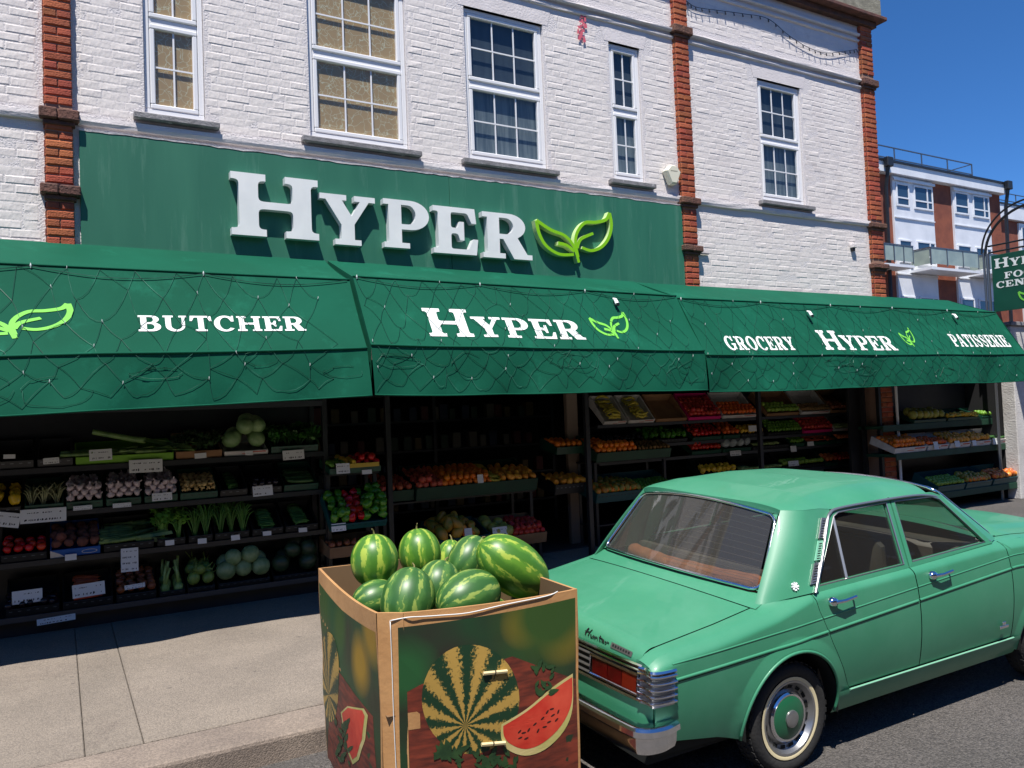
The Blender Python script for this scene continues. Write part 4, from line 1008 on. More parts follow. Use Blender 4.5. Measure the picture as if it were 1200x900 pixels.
# rear glass with chrome surround
rg = [Vector((-.055,-.625,.905)), Vector((.225,-.515,1.262)), Vector((.225,.515,1.262)), Vector((-.055,.625,.905))]
def rgf(u, v, o=0.0):
    t = lerp(-1, 1, u); p = Vector((lerp(-.050,.205,v) - lerp(.10,.05,v)*(1-t*t), lerp(.640,.536,v)*t, lerp(.903,1.262,v) + lerp(.025,.050,v)*(1-t*t)))
    return p + Vector((-.8,0,.6))*o
def squ(u, v):                               # rounded corners
    return u, v
rglass = cput(MB().grid(lambda u, v: rgf(lerp(.02,.98,u), lerp(.02,.98,v), .004), 24, 10), 'rear_window', M_cglass_r, None, True)
def loop(f, c=.07, n=4, inset=0.0):
    L_ = []; cu, cv = .045, .12
    for (ux, vx, a0) in ((1-cu, cv, -90), (1-cu, 1-cv, 0), (cu, 1-cv, 90), (cu, cv, 180)):
        for k in range(n+1):
            a = math.radians(a0 + 90*k/n); L_.append((ux + cu*math.cos(a), vx + cv*math.sin(a)))
    out = []
    for i in range(len(L_)):
        a, b = L_[i], L_[(i+1) % len(L_)]; m = 8 if math.hypot(a[0]-b[0], a[1]-b[1]) > .2 else 1
        for k in range(m): out.append(f(lerp(a[0],b[0],k/m), lerp(a[1],b[1],k/m)))
    return out
cput(MB().tube(loop(lambda u, v: rgf(u, v, .010)), .010, 6, closed=True), 'window_trim', M_chrome, rglass, True)
cput(MB().tube(loop(lambda u, v: rgf(lerp(-.003,1.003,u), lerp(-.012,1.015,v), .003)), .0065, 6, closed=True), 'window_seal', M_gap, rglass, True)
ht = MB()
for k in range(10): ht.tube([rgf(lerp(.03,.52,i/10), lerp(.12,.88,k/9)+.0, -.002) for i in range(11)], .0012, 3, cap=False)
cput(ht, 'heater_wires', M_dull, rglass, False)
# body round the rear glass: roof return strip and pillar inner edges
cput(MB().grid(lambda u, v: Vector(rgf(u, 1.03)).lerp(Vector(rooffn(0, u)), v)[:], 28, 3), 'roof_edge', M_paint, None, 60)
cput(MB().grid(lambda u, v: Vector(rgf(-.012, lerp(0,1.03,u))).lerp(Vector(cpil(0, u)), v)[:], 14, 3), 'pillar_edge', M_paint, None, 60, both=True)
# windscreen
def wsf(u, v):
    t = lerp(-1, 1, u); return Vector((lerp(2.02,1.64,v) + lerp(.10,.06,v)*(1-t*t), lerp(.70,.555,v)*t, lerp(.972,1.30,v) + lerp(.03,.035,v)*(1-t*t)))
wsg = cput(MB().grid(lambda u, v: wsf(lerp(.02,.98,u), lerp(.02,.98,v)), 20, 8), 'windscreen', M_cglass, None, True)
cput(MB().tube(loop(wsf), .012, 6, closed=True), 'window_trim', M_chrome, wsg, True)
cput(MB().grid(lambda u, v: Vector(wsf(-.01, u)).lerp(Vector((lerp(1.93,1.60,u), -lerp(.735,.615,u), lerp(.955,1.275,u))), v)[:], 10, 3), 'front_pillar', M_paint, None, 60, both=True)
# side windows: door frame ring and glass
def side_p(x, z, o=0.0): return (x, -(hwz(z)+o), z)
def side_window(door_idx, outline, inner, mullion=None):
    n = len(outline); s = MB()
    O = [side_p(x, z, .004) for x, z in outline]; I = [side_p(x, z, .004) for x, z in inner]; I2 = [side_p(x, z, -.022) for x, z in inner]; O2 = [side_p(x, z, -.012) for x, z in outline]
    s.add(O + I + I2 + O2, [(k, (k+1)%n, n+(k+1)%n, n+k) for k in range(n)] + [(n+k, n+(k+1)%n, 2*n+(k+1)%n, 2*n+k) for k in range(n)] + [(k, (k+1)%n, 3*n+(k+1)%n, 3*n+k) for k in range(n)])
    cput(s, 'window_frame', M_paint, None, False, both=True)
    gl = MB(); gl.add([side_p(x, z, -.014) for x, z in inner], [tuple(range(n))])
    gs = cput(gl, 'side_window', M_cglass, None, False, both=True)
    tr = MB().tube([side_p(x, z, .001) for x, z in inner], .0055, 5, closed=True)
    cput(tr, 'window_trim', M_dull, None, 40, both=True)
    if mullion:
        a, b = mullion; cput(MB().tube([side_p(*a, -.006), side_p(*b, -.006)], .010, 5), 'divider_bar', M_dull, None, 40, both=True)
side_window(0, [(.19,.886),(.515,1.268),(.58,1.290),(1.082,1.303),(1.04,.912)], [(.252,.916),(.548,1.246),(.60,1.264),(1.045,1.278),(1.008,.935)], ((.50,.926),(.552,1.238)))
side_window(1, [(1.052,.912),(1.094,1.303),(1.52,1.300),(1.60,1.272),(1.94,.952)], [(1.088,.940),(1.122,1.278),(1.50,1.276),(1.565,1.255),(1.865,.966)])
cput(MB().add([side_p(1.036,.905,-.004), side_p(1.058,.905,-.004), side_p(1.10,1.304,-.004), side_p(1.078,1.304,-.004)], [(0,1,2,3)]), 'centre_pillar', M_gap, None, False, both=True)
cput(MB().grid(lambda u, v: (lerp(.245,1.90,u), -lerp(y_side(lerp(.245,1.90,u), z_top(lerp(.245,1.90,u)))-.002, hwz(.93)-.01, v), z_top(lerp(.245,1.90,u)) + .010*math.sin(v*3) - .002), 20, 4), 'belt_trim', M_dull, None, 60, both=True)
cput(MB().grid(lambda u, v: (lerp(.56,1.60,u), -lerp(.612,.60,v), lerp(1.296,1.262,v) if .1 < u < .9 else lerp(1.286,1.262,v)), 12, 1), 'roof_rail', M_paint, None, 60, both=True)
# ---- interior
cput(MB().grid(lambda u, v: (lerp(-.10,.34,u), lerp(-.62,.62,v), .855+.0*u), 2, 2), 'parcel_shelf', mat('grey_carpet', lin(96,92,86), .95), None, False)
def seat(x0, yc, hw, zb=.28, tilt=.14, h=.66):
    s = MB(); s.cbox(x0-.02, x0+.46, yc-hw, yc+hw, zb, zb+.16, .03)
    q = MB().cbox(-.07, .07, yc-hw, yc+hw, 0, h, .04); q.v = [(v[0]*(1-.3*v[2]/h)+x0-.02-tilt*v[2]/h, v[1], v[2]+zb+.08) for v in q.v]; s.add(q.v, q.f); return s
cput(seat(.42, 0, .60, tilt=.2, h=.58), 'rear_seat', M_cloth, None, 40); cput(seat(1.22, -.33, .25, h=.68), 'front_seat', M_cloth, None, 40); cput(seat(1.22, .33, .25, h=.68), 'front_seat', M_cloth, None, 40)
cput(MB().cbox(1.72, 1.98, -.66, .66, .70, .93, .03), 'dashboard', M_cloth, None, 40)
cput(MB().tube([(1.60+.07*math.sin(a), .33+.19*math.cos(a), .86+.17*math.sin(a)) for a in [i*math.pi/12 for i in range(24)]], .012, 6, closed=True), 'steering_wheel', M_gap, None, True)
cput(MB().grid(lambda u, v: (lerp(.24,1.6,u), lerp(-.58,.58,v), roof_c(lerp(.24,1.6,u)) - .055 - .03*lerp(-1,1,v)**2), 6, 6), 'headlining', M_tan, None, True)
cput(MB().add([(-.02,.60,.90),(.30,.63,.90),(.55,.585,1.25),(.22,.52,1.24)], [(0,1,2,3)]), 'pillar_lining', M_tan, None, False, both=True)
cput(MB().grid(lambda u, v: (lerp(.3,1.9,u), -.70, lerp(.27,.89,v)), 1, 1), 'door_card', M_cloth, None, False, both=True)
# ---- tail
ZUP[0] = .035
def rearp(y, z, o=0.0):
    t = y/.76; return Vector((-.915 - .030*(1-t*t) + .03*max(0,(abs(t)-.9)/.1)**2 + (z-.5)*.06 - o, y, z))
cput(MB().grid(lambda u, v: rearp(lerp(-.745,.745,u), lerp(.35,.675,v)), 24, 8), 'tail_panel', M_paint, None, 40)
cput(MB().grid(lambda u, v: rearp(lerp(-.70,.70,u), lerp(.295,.35,v)) + Vector((.05*(1-v),0,0)), 24, 3), 'rear_valance', M_paint, None, 40)
zt0, zt1 = .485, .662
cput(MB().grid(lambda u, v: rearp(lerp(-.69,.69,u), lerp(.505,.665,v), .004), 20, 4), 'tail_recess', M_gap, None, 40)
ch = MB()
for z_, r_ in ((.672,.010),(.650,.006),(.512,.008)): ch.tube([rearp(lerp(-.70,.70,i/24), z_-.0, .010) for i in range(25)], r_, 6)
cput(ch, 'tail_strip', M_chrome, None, 40)
lv = MB()
for k in range(4): lv.tube([rearp(lerp(-.34,.34,i/16), .535+k*.032, .010) for i in range(17)], .0075, 5)
cput(lv, 'tail_louvre', M_dull, None, 40)
def lamp_block(y0, y1, m, name):
    s = MB(); s.grid(lambda u, v: rearp(lerp(y0,y1,u), lerp(.545,.622,v), .018), 6, 4); n = len(s.v)
    s.grid(lambda u, v: rearp(y0 if u < .5 else y1, lerp(.545,.622,v), .018), 1, 1)
    for (ya_, yb_, za, zb2) in ((y0,y1,.545,.545),(y0,y1,.622,.622)):
        s.add([rearp(ya_,za,.0),rearp(yb_,za,.0),rearp(yb_,za,.018),rearp(ya_,za,.018)], [(0,1,2,3)])
    return cput(s, name, m, None, 40, both=True)
lamp_block(-.365, -.475, M_red_l, 'tail_lamp'); lamp_block(-.478, -.575, M_red_l, 'brake_lamp'); lamp_block(-.578, -.672, M_amb, 'indicator_lamp')
cput(MB().tube([rearp(-.352,.536,.018), rearp(-.682,.536,.018), rearp(-.682,.631,.018), rearp(-.352,.631,.018)], .008, 5, closed=True), 'lamp_bezel', M_chrome, None, 40, both=True)
# wrap-round ribbed corner caps
def capp(s_, z, o):                          # s: 0 on the tail, 1 on the flank
    P = [rearp(-.686, z, .006+o), rearp(-.725, z, .006+o), Vector((-.918-o*.7, -.762-o*.6, z)), Vector((-.88, -(y_side(-.88, z)+.006+o), z)), Vector((-.80, -(y_side(-.80, z)+.006+o), z))]
    q = smoothpath(P, 4); return q[min(len(q)-1, int(round(s_*(len(q)-1))))]
def capf(u, v):
    z = lerp(.500, .655, v); w = (v*5) % 1.0; return capp(u, z, .002 + .014*(w if w < .75 else (1-w)*3))
cput(MB().grid(capf, 16, 36), 'corner_cap', M_dull, None, 25, both=True)
for k in range(5): cput(MB().tube([capp(i/16, .500+.155*(k+.74)/5, .018) for i in range(17)], .0055, 5), 'cap_rib', M_chrome, None, 40, both=True)
cput(MB().tube([capp(i/16, .664, .010) for i in range(17)], .011, 6), 'cap_crown', M_chrome, None, 40, both=True)
# bumper
def bump(s_, o=0.0):
    P = [Vector((-.80,-.79,0)), Vector((-.90,-.81,0)), Vector((-.995,-.785,0)), Vector((-1.025,-.70,0)), Vector((-1.045,-.35,0)), Vector((-1.05,0,0))]
    q = smoothpath(P, 6); q = q + [Vector((p.x, -p.y, 0)) for p in q[-2::-1]]; f = s_*(len(q)-1); i = min(len(q)-2, int(f)); return q[i].lerp(q[i+1], f-i), (q[i+1]-q[i]).normalized()
def bumpf(u, v):
    c, t = bump(u); nrm = Vector((t.y, -t.x, 0)); nrm = nrm if nrm.dot(c - Vector((-.3,0,0))) > 0 else -nrm
    prof = [(-.055,.430),(.0,.432),(.018,.420),(.020,.395),(.004,.385),(.0,.375),(-.002,.335),(-.012,.305),(-.04,.295)]
    f = v*(len(prof)-1); i = min(len(prof)-2, int(f)); a = prof[i]; b = prof[i+1]
    return tuple(c + nrm*lerp(a[0],b[0],f-i) + Vector((0,0,lerp(a[1],b[1],f-i)-.0)))
cput(MB().grid(bumpf, 72, 24), 'rear_bumper', M_chrome, None, 50)
cput(MB().cbox(-1.062, -1.055, -.24, .24, .33, .43, .004), 'number_plate', mat('plate', lin(200,190,60), .5), None, False)
ZUP[0] = .018
cput(MB().grid(lambda u, v: (-.893, -lerp(.50, y_side(-.9, lerp(.36,.68,v))-.004, u), lerp(.36, lerp(.69,.675,u), v)), 6, 10), 'wing_end', M_paint, None, 60, both=True)
ZUP[0] = .018
cput(MB().grid(lambda u, v: (lerp(-.905,-.76,u), -(LW+.0045+.004*v), lerp(.62, z_top(lerp(-.905,-.76,u))+.0118, v)), 12, 4), 'wing_inner', M_paint, None, 60, both=True)
cput(MB().grid(lambda u, v: Vector((-.903, -lerp(.64, y_side(-.905, .69), u), lerp(.64, z_top(-.905)+.012*(1-u), v)))[:], 6, 4), 'wing_end', M_paint, None, 60, both=True)
for cu_, cv_ in ((0,0),(1,0),(0,1),(1,1)):
    P_ = [(cu_ + (-.004 if cu_ == 0 else .004), cv_ + (-.012 if cv_ == 0 else .03))]
    for k in range(7):
        a_ = math.radians(90*k/6); P_.append((abs(cu_ - .045*(1-math.cos(a_))), abs(cv_ - .12*(1-math.sin(a_)))))
    cput(MB().add([rgf(u, v, .007) for u, v in P_], [(0,k,k+1) for k in range(1,7)]), 'glass_corner', M_paint, None, False)
# script badge and plate on the boot lid
lett = [[(0,.2),(.05,.9),(.1,1.2),(.06,.6),(.02,-.05)], [(-.04,.55),(.2,.72)], [(.3,1.2),(.24,.6),(.2,.0)], [(.34,.45),(.36,.1),(.46,.12),(.5,.45),(.52,.05)], [(.58,.45),(.6,.05),(.66,.4),(.74,.3),(.76,.05)], [(.86,.9),(.86,.3),(.94,.05)], [(.8,.55),(1.0,.6)], [(1.0,.25),(1.12,.35),(1.06,.5),(1.0,.2),(1.15,.1)], [(1.2,.45),(1.22,.05),(1.3,.42),(1.4,.38)]]
s = MB()
def lidpt(y, h): p = Vector(lidfn(.05 + h*.05, .5 + y/LW/2)); return p + Vector((-.6,0,.8))*.006
for st_ in lett: s.tube(smoothpath([lidpt(-.27 - q[0]*.125, q[1]*1.0) for q in st_], 3), .0026, 4)
cput(s, 'script_badge', M_gap, lid, 40)
s = MB(); s.add([lidpt(-.46,-.15), lidpt(-.60,-.15), lidpt(-.60,.75), lidpt(-.46,.75)], [(0,1,2,3)]); cput(s, 'badge_plate', M_dull, lid, False)
s = MB()
for k in range(7): s.add([lidpt(-.472-k*.0175,.08) + Vector((-.6,0,.8))*.002, lidpt(-.482-k*.0175,.08) + Vector((-.6,0,.8))*.002, lidpt(-.482-k*.0175,.5) + Vector((-.6,0,.8))*.002, lidpt(-.472-k*.0175,.5) + Vector((-.6,0,.8))*.002], [(0,1,2,3)])
cput(s, 'badge_letter', M_gap, lid, False)
cput(MB().cbox(1.86, 1.955, -.815, -.808, .425, .445, .002).cbox(1.89, 1.925, -.8152, -.8085, .446, .468, .002), 'wing_badge', M_chrome, None, False)
# ---- front end (faces away from the camera)
cput(MB().grid(lambda u, v: (3.225+.02*(1-lerp(-1,1,u)**2), lerp(-.72,.72,u), lerp(.34,.86,v)), 16, 4), 'front_panel', M_paint, None, 40)
cput(MB().grid(lambda u, v: (3.252+.01*math.sin(v*40), lerp(-.42,.42,u), lerp(.50,.76,v)), 4, 20), 'grille', M_dull, None, 40)
for sg_ in (-1, 1): cput(MB().lathe([(0,.03),(.08,.02),(.095,0),(.1,-.02)], 18, 'x', (3.25, .56*sg_, .65)), 'headlight', M_chrome, None, 40)
cput(MB().cbox(3.26, 3.34, -.80, .80, .34, .43, .02), 'front_bumper', M_chrome, None, 40)
# ---- wheels
ZUP[0] = 0.0
M_wall = mat('cream_whitewall', lin(222,208,168), .6); M_hub = mat('wheel_green', lin(28,92,62), .35, coat=.3)
def wheel(wx0, side, near):
    w = thing('wheel', None, None, parent=car, M=CARM @ Matrix.Translation((wx0, side*.70, .285)))
    o = side
    def L(prof, name, m, seg=48, par=w):     # prof: (radius, outward offset)
        q = MB().lathe([(r, h*o) for r, h in prof], seg, 'y', (wx0, side*.70, .283)); return cput(q, name, m, par, 35)
    ty = L([(.195,.040),(.215,.062),(.242,.072),(.262,.070),(.276,.060),(.284,.040),(.286,0),(.284,-.04),(.27,-.065),(.2,-.06)], 'tyre', M_rub)
    tr = MB()
    for k in range(44):
        a = 2*math.pi*k/44
        for h0 in (-.045, -.005, .035):
            q = MB().box(-.012, .012, h0-.012, h0+.012, .2845, .2895); R_ = Matrix.Translation((wx0, side*.70, .283)) @ Matrix.Rotation(a+h0*1.5, 4, 'Y'); tr.add([tuple(R_ @ Vector(v)) for v in q.v], q.f)
    cput(tr, 'tread', M_rub, ty, False)
    L([(.193,.0635),(.201,.0665),(.213,.0660)], 'whitewall', M_wall, par=ty)
    rim = L([(.196,.060),(.192,.066),(.182,.064),(.172,.045),(.160,.030),(.150,.022),(.132,.030),(.118,.040),(.0,.040)], 'rim', M_dull)
    for k in range(16):
        a = 2*math.pi*(k+.5)/16; c = Vector((wx0+.155*math.cos(a), side*(.70+.033), .283+.155*math.sin(a)))
        rd = Vector((math.cos(a),0,math.sin(a))); tg = Vector((-math.sin(a),0,math.cos(a))); nn = Vector((0,side*.0035,0))
        cput(MB().add([c-rd*.009-tg*.017+nn, c+rd*.009-tg*.019+nn+Vector((0,side*.004,0)), c+rd*.009+tg*.019+nn+Vector((0,side*.004,0)), c-rd*.009+tg*.017+nn], [(0,1,2,3)]), 'rim_slot', M_gap, w, False)
    cap = L([(.128,.038),(.130,.050),(.122,.058),(.112,.056)], 'hub_ring', M_chrome); L([(.113,.055),(.09,.064),(.05,.070),(.0,.070)], 'hub_cap', M_hub)
    L([(.045,.069),(.044,.078),(.036,.082),(.02,.084),(.0,.084)], 'hub_boss', M_dull)
for wx0 in (0.0, 2.5):
    for side in (-1, 1): wheel(wx0, side, side < 0)
# rolled blanket on the parcel shelf
rb = MB(); n = 26
for i in range(n+1):
    t = i/n; y = lerp(-.60, .54, t); r = .048 + .002*math.sin(t*19) + .002*math.sin(t*47); r *= 1 if 0 < i < n else .75
    for k in range(16): a = 2*math.pi*k/16; rb.v.append((.055 + .006*math.sin(t*7) - .075*(1-(2*t-1)**2) + r*1.15*math.cos(a), y, .925 + r*math.sin(a)))
for i in range(n):
    for k in range(16): rb.f.append((i*16+k, i*16+(k+1)%16, i*16+16+(k+1)%16, i*16+16+k))
rb.f += [tuple(range(15,-1,-1)), tuple(n*16+k for k in range(16))]
rb.v = [tuple(CARM @ Vector(v)) for v in rb.v]
tag(rb.build('rolled_blanket', mat('brown_blanket', lin(170,108,72), .9, col2=lin(150,92,62), scale=9, bump=.3, bscale=30), None, True), 'brown rolled blanket lying behind the rear window of the green car', 'blanket')
# ------------------------------------------------------------------ cardboard bin of watermelons
M_kraft = mat('kraft_card', lin(186,140,90), .85, col2=lin(174,128,80), scale=5, bump=.12, bscale=30)
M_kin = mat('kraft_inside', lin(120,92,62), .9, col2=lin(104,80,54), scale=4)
ZR = 1.06
pF, pR, pL = wz(446, 722, ZR), wz(676, 690, ZR), wz(373, 666, ZR)
pL.y = min(pL.y, 4.56); ed = (pR - pF).normalized(); pB = pL + (pR - pF) * .97
pFa = pF + (pL - pF).normalized() * .06; pFb = pF + ed * .10 + Vector((0,-.0,0))
bz = road_z(3.3) + .004
bin_ = thing('fruit_bin', 'printed cardboard bin full of watermelons standing behind the green car', 'cardboard box', ((pF.x+pB.x)/2, (pF.y+pB.y)/2, bz))
cen = (pF + pB) / 2
def side_fn(a, b, bulge, sag=.0):
    n = Vector(((b-a).y, -(b-a).x, 0)).normalized()
    if n.dot((a+b)/2 - cen) < 0: n = -n
    def P(u, z, o=0.0):
        h = (z - bz)/(ZR - bz); base = a.lerp(b, u); q = cen + (base - cen)*(.965 + .035*h); q.z = z + sag*4*u*(1-u)*max(0,h-.6)/.4
        return q + n*(bulge*4*u*(1-u)*(.25+.75*math.sin(math.pi*min(1,h*.9+.1))) + o + .004*math.sin(z*9+u*5))
    return P, n
SF, nF = side_fn(pFb, pR, .02, -.012); SL, nL = side_fn(pL, pFa, .035, -.02); SC, nC = side_fn(pFa, pFb, .0); SR, nR = side_fn(pR, pB, .02); SB, nB = side_fn(pB, pL, .02)
for nm, S in (('front_panel', SF), ('left_panel', SL), ('corner_panel', SC), ('right_panel', SR), ('back_panel', SB)):
    nu = 16 if S is not SC else 2
    s = MB().grid(lambda u, v: S(u, lerp(bz, ZR, v)), nu, 16); p = s.build(nm, M_kraft, bin_, True)
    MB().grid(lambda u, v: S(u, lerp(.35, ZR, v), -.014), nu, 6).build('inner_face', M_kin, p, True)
    MB().grid(lambda u, v: S(u, ZR, -.014*v), nu, 1).build('rim', M_kraft, p, True)
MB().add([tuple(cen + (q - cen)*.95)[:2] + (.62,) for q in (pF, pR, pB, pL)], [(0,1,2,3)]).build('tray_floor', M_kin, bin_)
MB().cbox(min(pF.x,pL.x)+.04, pR.x-.02, pF.y+.06, pL.y-.06, bz-.02, bz+.02, .004).build('base', M_kraft, bin_)
# printed faces
def face_uv(S, a, b):
    d = (b - a); L_ = d.length; n = Vector((d.y, -d.x, 0)).normalized()
    def to(zx, zy):
        p = wpl(zx/3+360, zy/3+600, a, n); return (p - a).dot(d)/L_/L_, p.z
    return to
toF, toL = face_uv(SF, pFb, pR), face_uv(SL, pL, pFa)
def uvmesh(name, verts, faces, uvs, m, parent):
    me = bpy.data.meshes.new(name); me.from_pydata([tuple(v) for v in verts], [], faces); uv = me.uv_layers.new(name='UVMap')
    for l in me.loops: uv.data[l.index].uv = uvs[l.vertex_index]
    me.materials.append(m); return link(name, me, parent)
def print_patch(S, pts, off, m, parent, name, pole=None, sc=.2):
    """flat print: polygon given on the panel (u,z), refined so that it follows the bulge"""
    P2 = [Vector((p[0], p[1], 0)) for p in pts]; tr = tessellate_polygon([P2])
    bm = bmesh.new(); vs = [bm.verts.new(p) for p in P2]
    for t in tr: bm.faces.new([vs[i] for i in t])
    for _ in range(3):
        es = [e for e in bm.edges if math.hypot((e.verts[0].co.x-e.verts[1].co.x)*.9, e.verts[0].co.y-e.verts[1].co.y) > .09]
        if es: bmesh.ops.subdivide_edges(bm, edges=es, cuts=1, use_grid_fill=False)
        bmesh.ops.triangulate(bm, faces=bm.faces[:])
    bm.verts.index_update()
    verts = [S(v.co.x, v.co.y, off) for v in bm.verts]; pole = pole or (0, 0)
    uvs = [((v.co.x-pole[0])*.93/sc, (v.co.y-pole[1])/sc) for v in bm.verts]; faces = [[v.index for v in f.verts] for f in bm.faces]; bm.free()
    return uvmesh(name, verts, faces, uvs, m, parent)
def print_bg(name, blobs, dark, green):
    m = mat(name, dark, .55, col2=green, scale=2.6, detail=2, lo=.38, hi=.62); nt = m.node_tree; N = nt.nodes; L = nt.links; b = N['Principled BSDF']
    last = b.inputs['Base Color'].links[0].from_socket; tc = N.new('ShaderNodeTexCoord')
    for (p, r, c) in blobs:
        vm = N.new('ShaderNodeVectorMath'); vm.operation = 'DISTANCE'; vm.inputs[1].default_value = p; sc_ = N.new('ShaderNodeMapping'); L.new(tc.outputs['Object'], vm.inputs[0])
        mr = N.new('ShaderNodeMapRange'); mr.inputs[1].default_value = r*1.25; mr.inputs[2].default_value = r*.45; L.new(vm.outputs['Value'], mr.inputs[0])
        mx = N.new('ShaderNodeMix'); mx.data_type = 'RGBA'; L.new(mr.outputs[0], mx.inputs[0]); L.new(last, mx.inputs[6]); mx.inputs[7].default_value = c; last = mx.outputs[2]
    L.new(last, b.inputs['Base Color']); return m
yel = lin(150,116,26); yg = lin(50,78,28)
bF = [(SF(*toF(zx, zy)), r, c) for zx, zy, r, c in ((762,385,.10,yel),(905,430,.12,yel),(850,350,.26,yg),(340,570,.14,lin(34,84,42)),(930,330,.1,yg))]
bL = [(SL(*toL(zx, zy)), r, c) for zx, zy, r, c in ((195,525,.13,yel),(125,390,.12,yg),(228,430,.13,yel),(60,330,.2,yg))]
M_pf = print_bg('print_front', bF, lin(40,38,28), lin(26,60,32)); M_pl = print_bg('print_left', bL, lin(46,50,30), lin(30,70,34))
fp = [o for o in bin_.children if o.name.startswith('front_panel')][0]; lp_ = [o for o in bin_.children if o.name.startswith('left_panel')][0]
print_patch(SF, [toF(318,900), (toF(318,900)[0], bz+.02), (.985, bz+.02), (.985, toF(940,300)[1]), (.5, lerp(toF(318,408)[1], toF(940,300)[1], .45)), toF(318,408)][1:], .001, M_pf, fp, 'printed_picture')
print_patch(SL, [(.015, bz+.02), (.985, bz+.02), (.985, ZR-.085), (.5, ZR-.095), (.015, ZR-.075)], .001, M_pl, lp_, 'printed_picture')
M_wood = mat('print_wood', lin(124,52,34), .55, col2=lin(78,34,24), scale=9, stretch=(1,1,5), detail=6)
print_patch(SF, [(.002,toF(318,640)[1]), toF(400,604), toF(560,555), toF(720,502), toF(830,545), (.984, toF(938,592)[1]), (.984, bz+.03), (.002, bz+.03)], .0017, M_wood, fp, 'printed_table')
print_patch(SL, [toL(105,520), toL(150,580), toL(235,720), (.984, bz+.03), toL(60,880)], .0017, M_wood, lp_, 'printed_table')
def stripe_mat(name, ca, cb, k):
    m = bpy.data.materials.new(name); m.use_nodes = True; nt = m.node_tree; N = nt.nodes; L = nt.links; b = N['Principled BSDF']; b.inputs['Roughness'].default_value = .55
    uv = N.new('ShaderNodeTexCoord'); sp = N.new('ShaderNodeSeparateXYZ'); L.new(uv.outputs['UV'], sp.inputs[0])
    at = N.new('ShaderNodeMath'); at.operation = 'ARCTAN2'; L.new(sp.outputs[0], at.inputs[0]); L.new(sp.outputs[1], at.inputs[1])
    nz = N.new('ShaderNodeTexNoise'); nz.inputs['Scale'].default_value = 16; nz.inputs['Detail'].default_value = 8; nz.inputs['Roughness'].default_value = .7; L.new(uv.outputs['UV'], nz.inputs['Vector'])
    m1 = N.new('ShaderNodeMath'); m1.operation = 'MULTIPLY'; m1.inputs[1].default_value = k; L.new(at.outputs[0], m1.inputs[0])
    m2 = N.new('ShaderNodeMath'); m2.operation = 'MULTIPLY_ADD'; m2.inputs[1].default_value = 7.5; L.new(nz.outputs['Fac'], m2.inputs[0]); L.new(m1.outputs[0], m2.inputs[2])
    sn = N.new('ShaderNodeMath'); sn.operation = 'SINE'; L.new(m2.outputs[0], sn.inputs[0])
    r = N.new('ShaderNodeValToRGB'); e = r.color_ramp.elements; e[0].position = .38; e[0].color = ca; e[1].position = .72; e[1].color = cb; ad = N.new('ShaderNodeMath'); ad.operation = 'MULTIPLY_ADD'; ad.inputs[1].default_value = .5; ad.inputs[2].default_value = .5
    L.new(sn.outputs[0], ad.inputs[0]); L.new(ad.outputs[0], r.inputs[0]); L.new(r.outputs[0], b.inputs['Base Color']); return m
M_pm = stripe_mat('print_melon', lin(18,52,28), lin(172,138,66), 13.0)
def ell(to, cx, cy, rx, ry, n=36, rot=0):
    return [to(cx + rx*math.cos(2*math.pi*i/n), cy - ry*math.sin(2*math.pi*i/n)) for i in range(n)]
print_patch(SF, ell(toF, 572, 655, 172, 196), .0024, M_pm, fp, 'printed_melon', toF(553,748), .25)
print_patch(SL, ell(toL, 88, 575, 46, 160), .0024, M_pm, lp_, 'printed_melon', toL(80,640), .25)
M_flesh = mat('print_flesh', lin(190,48,32), .55, col2=lin(208,78,54), scale=8); M_rind = mat('print_rind', lin(206,186,128), .55, col2=lin(176,170,96), scale=6)
sl_o = [(680,742),(770,688),(860,618),(940,568),(940,690),(908,768),(840,832),(768,854),(704,832),(680,790)]; sl_i = [(686,748),(772,696),(862,628),(938,580),(936,672),(898,748),(832,808),(768,830),(714,812),(690,784)]
def rnd_(P): return [tuple(p)[:2] for p in smoothpath([(q[0],q[1],0) for q in P[3:] + P[:1]], 4)[:-1]] + [tuple(p)[:2] for p in smoothpath([(q[0],q[1],0) for q in P[:4]], 4)[:-1]]
print_patch(SF, [toF(*p) for p in rnd_(sl_o)], .0031, M_rind, fp, 'printed_rind'); print_patch(SF, [toF(*p) for p in rnd_(sl_i)], .0037, M_flesh, fp, 'printed_flesh')
M_seed = mat('print_seed', lin(58,20,14), .6)
sd = MB()
for (cx, cy) in ((800,742),(828,722),(852,735),(836,752),(866,712),(880,728),(760,772),(778,762),(748,790),(770,792),(862,690),(886,700),(845,700),(812,765),(745,768)):
    a = rnd(.2,1.2); P = [toF(cx + 9*math.cos(t)*math.cos(a) - 3.2*math.sin(t)*math.sin(a), cy - 9*math.cos(t)*math.sin(a) - 3.2*math.sin(t)*math.cos(a)) for t in [k*math.pi/4 for k in range(8)]]; sd.add([SF(u, z, .0042) for u, z in P], [tuple(range(8))])
sd.build('printed_seeds', M_seed, fp)
print_patch(SL, [toL(*p) for p in [(138,700),(165,678),(212,690),(223,715),(218,800),(196,870),(172,886),(152,830)]], .0031, M_rind, lp_, 'printed_rind'); print_patch(SL, [toL(*p) for p in [(143,704),(166,684),(208,696),(215,716),(209,796),(190,856),(173,868),(156,824)]], .0037, M_flesh, lp_, 'printed_flesh')
M_herb = mat('print_herb', lin(26,54,26), .6, col2=lin(46,76,36), scale=20)
